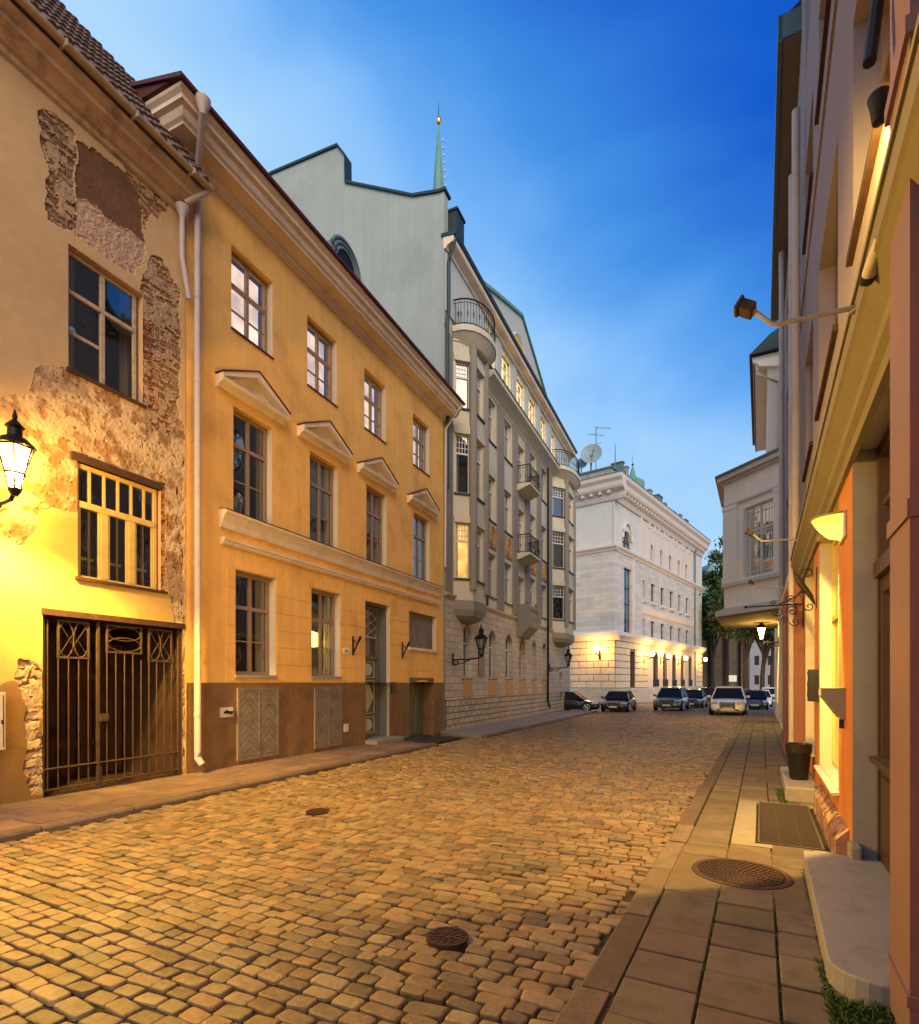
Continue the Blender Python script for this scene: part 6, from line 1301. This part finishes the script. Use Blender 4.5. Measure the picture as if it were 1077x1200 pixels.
# ------------------------------------------------------------------ cars
def carpaint(name, col, rough=.3, metal=.3):
    m = mat(name, col, rough, .02, 2, 0, metal=metal, spec=.6); b = m.node_tree.nodes['Principled BSDF']; b.inputs['Coat Weight'].default_value = .8; b.inputs['Coat Roughness'].default_value = .05; return m
def car(label, pos, heading, paint, kind='suv', L=4.7, Wd=1.9, H=1.68, group='cars parked or standing at the end of the street', lit=None):
    """local x forward, origin on the ground under the middle"""
    t = thing('parked_car', label, 'car', pos, heading, group); hw = Wd/2; suv = kind == 'suv'; gl = .22 if suv else .16
    belt = H*.60 if suv else H*.635; hood = H*.57 if suv else H*.56
    # body stations: x (from nose), top z, half width, bottom z
    st = [(0, .52, .70, gl+.05), (.03, .66*hood/.9*.95, .86, gl), (.10, hood*.90, .95, gl-.02), (.20, hood*.97, .99, gl-.02), (.29, hood*1.03, 1.0, gl-.02), (.45, belt, 1.0, gl), (.65, belt*1.01, 1.0, gl), (.82, belt*1.03, .99, gl-.02), (.93, belt*1.0, .95, gl), (.98, belt*.9, .90, gl+.03), (1.0, belt*.62, .82, gl+.1)]
    V, F = [], []; n = 9
    for (u, zt, w, zb) in st:
        x = L/2 - u*L; W2 = hw*w; pr = [(0, zb), (W2*.86, zb), (W2*.97, zb+.10), (W2, zb+(zt-zb)*.45), (W2*.985, zb+(zt-zb)*.72), (W2*.93, zt-.045), (W2*.82, zt), (W2*.4, zt+.018), (0, zt+.022)]
        for s in (1, -1):
            for (y, z) in (pr if s == 1 else pr[::-1][1:-1]): V.append((x, y*s, z))
    k = 2*n-2
    for i in range(len(st)-1):
        for j in range(k): F.append((i*k+j, i*k+(j+1) % k, (i+1)*k+(j+1) % k, (i+1)*k+j))
    F.append(tuple(range(k))[::-1]); F.append(tuple((len(st)-1)*k+j for j in range(k)))
    m = MB(1); m.v = V; m.f = [list(q) for q in F]; b = m.build('body', paint, t, smooth=True); sb = b.modifiers.new('sub', 'SUBSURF'); sb.levels = sb.render_levels = 1
    # greenhouse
    c = [(.225, 0), (.41, 1), (.78 if suv else .70, 1), (.965 if suv else .90, 0)]; g = []
    xs = [L/2-u*L for u, _ in c]; yb, yt = hw*.91, hw*.66; zb, zt = belt-.03, H-.05
    q = MB(1); P_ = [(xs[0], yb, zb-.03), (xs[1], yt, zt), (xs[2], yt, zt), (xs[3], yb*.92, zb)]
    q.face(P_); q.face([(x, -y, z) for x, y, z in P_]); q.face([P_[0], P_[1], (P_[1][0], -P_[1][1], P_[1][2]), (P_[0][0], -P_[0][1], P_[0][2])]); q.face([P_[2], P_[3], (P_[3][0], -P_[3][1], P_[3][2]), (P_[2][0], -P_[2][1], P_[2][2])]); q.face([P_[1], P_[2], (P_[2][0], -P_[2][1], P_[2][2]), (P_[1][0], -P_[1][1], P_[1][2])])
    q.build('windows', M['carglass'], t)
    q = MB(1); x1, x2 = xs[1]+.12, xs[2]-.10; n = 8
    prof = [(yt*1.03, H-.10), (yt*1.0, H-.05), (yt*.8, H-.012), (0, H), (-yt*.8, H-.012), (-yt*1.0, H-.05), (-yt*1.03, H-.10)]
    A = [q.P(x1, y, z-.02) for y, z in prof]; B = [q.P((x1+x2)/2, y, z+.012) for y, z in prof]; C = [q.P(x2, y, z-.015) for y, z in prof]
    for R0, R1 in ((A, B), (B, C)):
        for j in range(6): q.f.append([R0[j], R0[j+1], R1[j+1], R1[j]])
    q.f.append(A[::-1]); q.f.append(C); q.build('roof', paint, t, smooth=True)
    q = MB(1)
    for s in (1, -1):
        x = L/2-.55*L
        for A_, B_, rr in ((P_[0], P_[1], .035), (P_[3], P_[2], .05), ((x, yb*.995, zb), (x-.03, yt, zt), .03)):
            q = MB(1); q.tube([(A_[0], A_[1]*s, A_[2]), (B_[0], B_[1]*s*1.02, B_[2])], rr, 6); q.build('window_pillar', paint, t)
    # wheels
    r = .37 if suv else .33
    for u in (.185, .80):
        for s in (1, -1):
            x = L/2-u*L; q = MB(1); q.v = []; N = 20
            def ring(rr, y): return [q.P(x+rr*math.cos(2*math.pi*i/N), y, r+rr*math.sin(2*math.pi*i/N)) for i in range(N)]
            rg = [ring(r*.7, hw*s*.78), ring(r*.97, hw*s*.80), ring(r, hw*s*.86), ring(r, hw*s*.98), ring(r*.95, hw*s*1.01), ring(r*.68, hw*s*1.005)]
            for a, b_ in zip(rg, rg[1:]):
                for i in range(N): q.f.append([a[i], a[(i+1) % N], b_[(i+1) % N], b_[i]])
            q.f.append(rg[0]); q.f.append(rg[-1][::-1]); w = q.build('wheel', M['tyre'], t, smooth=True)
            q = MB(1)
            for i in range(5):
                a = 2*math.pi*i/5; q.tube([(x, hw*s*1.012, r), (x+r*.62*math.cos(a), hw*s*1.014, r+r*.62*math.sin(a))], .04, 6)
            q.tube([(x+r*.63*math.cos(2*math.pi*i/18), hw*s*1.012, r+r*.63*math.sin(2*math.pi*i/18)) for i in range(18)], .022, 6, closed=True); q.build('rim', M['rim'], w)
            q = MB(1); a_ = [(x+(r+.055)*math.cos(math.pi*i/12), r+(r+.055)*math.sin(math.pi*i/12)) for i in range(13)]; y0 = hw*s*.995
            q.face([(px, y0+.004*s, pz) for px, pz in a_]); q.build('arch_shade', M['black'], t, recalc=False)  # flat black half disc stands in for the shaded wheel well
    nose = L/2; q = MB(1); zl = hood*.78
    gm = M['black']; q.box(nose-.10, nose+.015, -.42 if suv else -.35, .42 if suv else .35, gl+.22, zl+.03); gr = q.build('grille', gm, t, bevel=.02)
    q = MB(1)
    for i in range(4): q.box(nose+.012, nose+.022, -.36, .36, gl+.27+i*.08, gl+.285+i*.08)
    q.tube([(nose+.016, .40*math.cos(a), (gl+.22+zl+.03)/2+.16*math.sin(a)*1.1) for a in [2*math.pi*i/20 for i in range(20)]], .012, 5, closed=True); q.build('chrome_trim', M['rim'], gr)
    q = MB(1); q.box(nose+.02, nose+.035, -.26, .26, gl+.16, gl+.28); q.build('number_plate', M['numwhite'], t)
    for s in (1, -1):
        q = MB(1); q.prism_z(zl-.07, zl+.06, [(nose-.03, .50*s), (nose-.30, hw*.955*s), (nose-.42, hw*.965*s), (nose-.15, .55*s)]); q.build('headlight', M['whitebox'] if lit is None else lit, t, bevel=.02)
        q = MB(1); q.box(nose-.10, nose-.02, s*.48-.1, s*.48+.16*s if s > 0 else s*.48+.1, gl+.10, gl+.18); q.build('air_intake', M['black'], t)
        q = MB(1); x = L/2-.29*L; y0 = hw*s*.97; q.box(x-.06, x+.06, min(y0, y0+.2*s), max(y0, y0+.2*s), belt-.0, belt+.14); q.build('wing_mirror', paint, t, bevel=.03)
        q = MB(1); q.box(-L/2-.01, -L/2+.06, min(.45*s, hw*.8*s), max(.45*s, hw*.8*s), belt*.72, belt*.86); q.build('tail_light', mat('tail_light_red', (.3, .01, .01), .3, .02, 3, 0), t, bevel=.02)
    return t
def facing(vp):   # heading so that the nose points to the camera along lines meeting at vp
    T = (vp-CX)/FP; return math.atan2(-1, -T)
white = carpaint('white_car_paint', (.82, .80, .77), .3, 0); dk = carpaint('dark_blue_car_paint', (.02, .025, .035)); blk = carpaint('black_car_paint', (.012, .012, .014)); grey = carpaint('grey_green_car_paint', (.14, .15, .12), .3, .5); silv = carpaint('silver_car_paint', (.38, .38, .37), .3, .6)
def at(px, py): return ground(px, py, .07)
def atY(px, Y): return Vector(((px-CX)/FP*Y, Y, gz(Y)-.07))
car('white sport utility car facing the camera in front of the right row', atY(863.5, 34.4) + Vector((.0, 1.0, 0)), facing(885), white, 'suv', 5.0, 2.05, 1.78)
car('dark hatchback half hidden just behind the white sport utility car', atY(885, 43.5), facing(893), blk, 'car', 4.2, 1.78, 1.5)
car('white saloon third in the row on the right, past the dark hatchback', atY(891.5, 50), facing(893), white, 'car', 4.5, 1.8, 1.5)
car('white estate car parked farthest on the right under the trees', atY(903, 57), facing(870), white, 'suv', 4.7, 1.9, 1.7)
car('dark car parked across the far end of the street in front of the low wall', atY(868, 74), math.pi, blk, 'car', 4.4, 1.8, 1.5)
p = at(725, 834.5); car('dark blue saloon facing the camera in the middle of the side street mouth', p + Vector((.5, 1.6, 0)), facing(860), dk, 'car', 4.6, 1.84, 1.45)
p = atY(787.5, 40.5); car('grey green sport utility car facing the camera in front of the white building', p + Vector((.4, 1.0, 0)), facing(920), grey, 'suv', 4.75, 1.98, 1.72)
p = atY(813.5, 47); car('dark estate car just behind the grey green sport utility car', p, facing(915), dk, 'car', 4.5, 1.82, 1.55)
p = atY(829, 54); car('dark sport utility car farthest in the row along the white building', p, facing(910), blk, 'suv', 4.5, 1.85, 1.68)
p = at(672, 834.5); car('black hatchback seen side on, nose out behind the corner of the grey building', p + Vector((-.1, 1.2, 0)), math.atan2(-.35, 1), blk, 'car', 4.3, 1.8, 1.42)

# ------------------------------------------------------------------ signs, trees and far things
def signs():
    s_ = ground(664, 838); Y = 41; x = (664-CX)/FP*Y; t = thing('road_sign', 'round dark road sign seen from behind at the corner of the grey building', 'road sign', (x, Y, gz(Y))); m = MB(1); m.tube([(0, 0, -.3), (0, 0, 2.35)], .03, 8); m.build('post', M['zinc'], t); m = MB(1)
    n = 24; m.v = [(.27*math.cos(2*math.pi*i/n), yy, 1.9+(HY-799.5)/FP*Y+.0+.27*math.sin(2*math.pi*i/n)) for yy in (-.05, -.03) for i in range(n)]; m.f = [list(range(n)), list(range(n, 2*n))] + [[i, (i+1) % n, n+(i+1) % n, n+i] for i in range(n)]; m.build('plate', M['black'], t)
    Y = 60; x = (858.5-CX)/FP*Y; z = CH+(HY-791)/FP*Y; t = thing('road_sign', 'small pale rectangular sign on a thin post behind the white sport utility car', 'road sign', (x, Y, gz(Y))); m = MB(1); m.tube([(0, 0, -.3), (0, 0, z+.5)], .04, 6); m.build('post', M['zinc'], t); m = MB(1); m.box(-.42, .42, -.06, -.03, z-.25, z+.45); m.build('plate', M['numwhite'], t, bevel=.01)
signs()
def tree(px, Y, ztop, rad, zc, label, n=5200, trunk=.28, lean=0, leafsz=.22, group='trees at the end of the street'):
    x = (px-CX)/FP*Y; g0 = gz(Y); t = thing('tree', label, 'tree', (x, Y, g0), 0, group); rg = np.random.default_rng(int(px*7))
    m = MB(1); H = zc-g0; m.tube([(0, 0, -.4), (.05*lean, .02, H*.3), (.4*lean, .1, H*.6), (.8*lean, 0, H)], [trunk*1.2, trunk, trunk*.8, trunk*.4], 9)
    nb = 7; tips = []
    for k in range(nb):
        a = 2*math.pi*k/nb + .4; h0 = H*(.42+.07*(k % 4)); L_ = rad*(.55+.3*random.random()); e = (.4*lean+L_*math.cos(a), L_*math.sin(a), H+rad*.15*(k % 3)); m.tube([(.25*lean, 0, h0), (.3*lean+L_*.4*math.cos(a), L_*.4*math.sin(a), (h0+e[2])/2+.3), e], [trunk*.55, trunk*.35, trunk*.1], 6); tips.append(e)
    m.build('trunk', M['bark'], t, smooth=True)
    nc = 46; C = rg.normal(0, 1, (nc, 3)); C /= np.linalg.norm(C, axis=1)[:, None]; C *= (rg.random((nc, 1))**.45)*np.array([rad, rad, (ztop-zc)*1.0])*.86; C[:, 2] = np.where(C[:, 2] < 0, C[:, 2]*.75, C[:, 2]); C += np.array([.8*lean, 0, H])
    ci = rg.integers(0, nc, n); P = C[ci] + rg.normal(0, 1, (n, 3))*rad*.135*np.array([1, 1, .8]); d = rg.normal(0, 1, (n, 3)); d /= np.linalg.norm(d, axis=1)[:, None]; e = np.cross(d, rg.normal(0, 1, (n, 3))); e /= np.linalg.norm(e, axis=1)[:, None]
    sz = leafsz*(.6+.8*rg.random((n, 1))); V = np.stack([P-d*sz, P+e*sz*.5, P+d*sz, P-e*sz*.5], 1).reshape(-1, 3); F = np.arange(4*n).reshape(-1, 4)
    tone = (.6+.8*rg.random((nc, 1)))[ci]*(.75+.5*rg.random((n, 1))); cols = np.array([.040, .075, .022])*tone*(1+rg.normal(0, .1, (n, 3))); npmesh('crown', V, [F], M['leaf'], t, cols=np.repeat(cols.clip(.004, 1), 4, 0))
tree(851, 92, 26.5, 4.6, 18, 'tallest broad dark tree right of the white building', 9000, .4, .3, .30)
tree(835, 98, 19, 4.2, 13, 'dark tree tucked against the far corner of the white building', 6000, .35, 0, .30)
tree(874, 80, 17.5, 5.2, 11.5, 'dark tree in the middle, left of the lit lantern', 8000, .35, -.4, .28)
tree(893, 66, 13.5, 4.6, 9.2, 'dark leaning tree in front of the pale far house, below the oriel', 6500, .26, .9, .24)
tree(905, 82, 16.5, 4.6, 11.5, 'dark tree farthest right behind the oriel', 5500, .3, .4, .28)
def far():
    Y = 104; x = (838-CX)/FP*Y; t = thing('stone_church', 'dark stone church wall with buttresses and a green roof behind the trees', 'church', (x, Y, gz(Y))); m = MB(1); m.box(-4.5, 6.5, 0, 20, -1, 14)
    m.build('wall', M['farstone'], t)
    for k in range(4): q = MB(1); q.box(-4+2.8*k, -3.1+2.8*k, -.9, 0, -1, 11.5); q.build('buttress', M['farstone'], t)
    m = MB(1); m.prism_d(-.3, 20, [(-7.5, 14), (6.9, 14), (-.6, 25)]); m.build('roof', M['verdigris'], t)
    Y = 120; x = (895-CX)/FP*Y; t = thing('pale_house', 'pale blue grey house seen between dark tree trunks under the oriel', 'house', (x, Y, gz(Y))); hs = [(-4.9+2.9*k, -3.9+2.9*k, z0, z0+2) for k in range(5) for z0 in (2.2, 6.4)]; m = MB(1); 
    k_ = MB(1); k_.wall(-7, 10, -2, 12, hs, reveal=.2); m.v = [(a, -b, c) for a, b, c in k_.v]; m.f = k_.f; m.build('wall', M['farpale'], t, recalc=False)
    for h in hs: q = MB(-1); q.box(h[0], h[1], -.3, -.2, h[2], h[3]); q.build('window', M['dark'], t)
    m = MB(1); m.prism_d(-.4, 9, [(-7.4, 12), (10.4, 12), (9, 15), (-6, 15)]); m.build('roof', M['rust'], t); m = MB(1); m.box(-7, 10, 0, 9, -2, 12-.01); m.v = [(a, b+.35, c) for a, b, c in m.v]; m.build('rear_wall', M['farpale'], t)
    Y = 88; x = (880-CX)/FP*Y; m = MB(1); m.box(-9, 9, 0, .5, -1.5, 1.0); m.box(-9.1, 9.1, -.08, .58, 1.0, 1.12); o = m.build('low_wall', M['stone'], None); o.location = (x, Y, gz(Y)); tag(o, 'low stone wall across the end of the street behind the parked cars', 'wall')
    m = MB(-1); a, b = FW.s(740), FW.s(835); m.prism_z(0, 1, [(1.5, .2), (a, 1.6), (36, 1.6), (36, .2)]); o = m.build('pavement', M['concrete'], None, bevel=.02); o.location = (FW.O[0], FW.O[1], 0); o.rotation_euler = (0, 0, FW.rz)
    for v in o.data.vertices: w = FW.w(v.co.x, -v.co.y); v.co.z = gz(w.y)+(.05 if v.co.z > .5 else -.3)
    struct(o)
    t = thing('side_street_house', 'plain pale house closing the side street behind the grey building', 'house', (-2, 72, 0), 0); m = MB(1); m.box(-9, 12, 0, 8, -2, 15); m.build('wall', M['wplain'], t)
far()
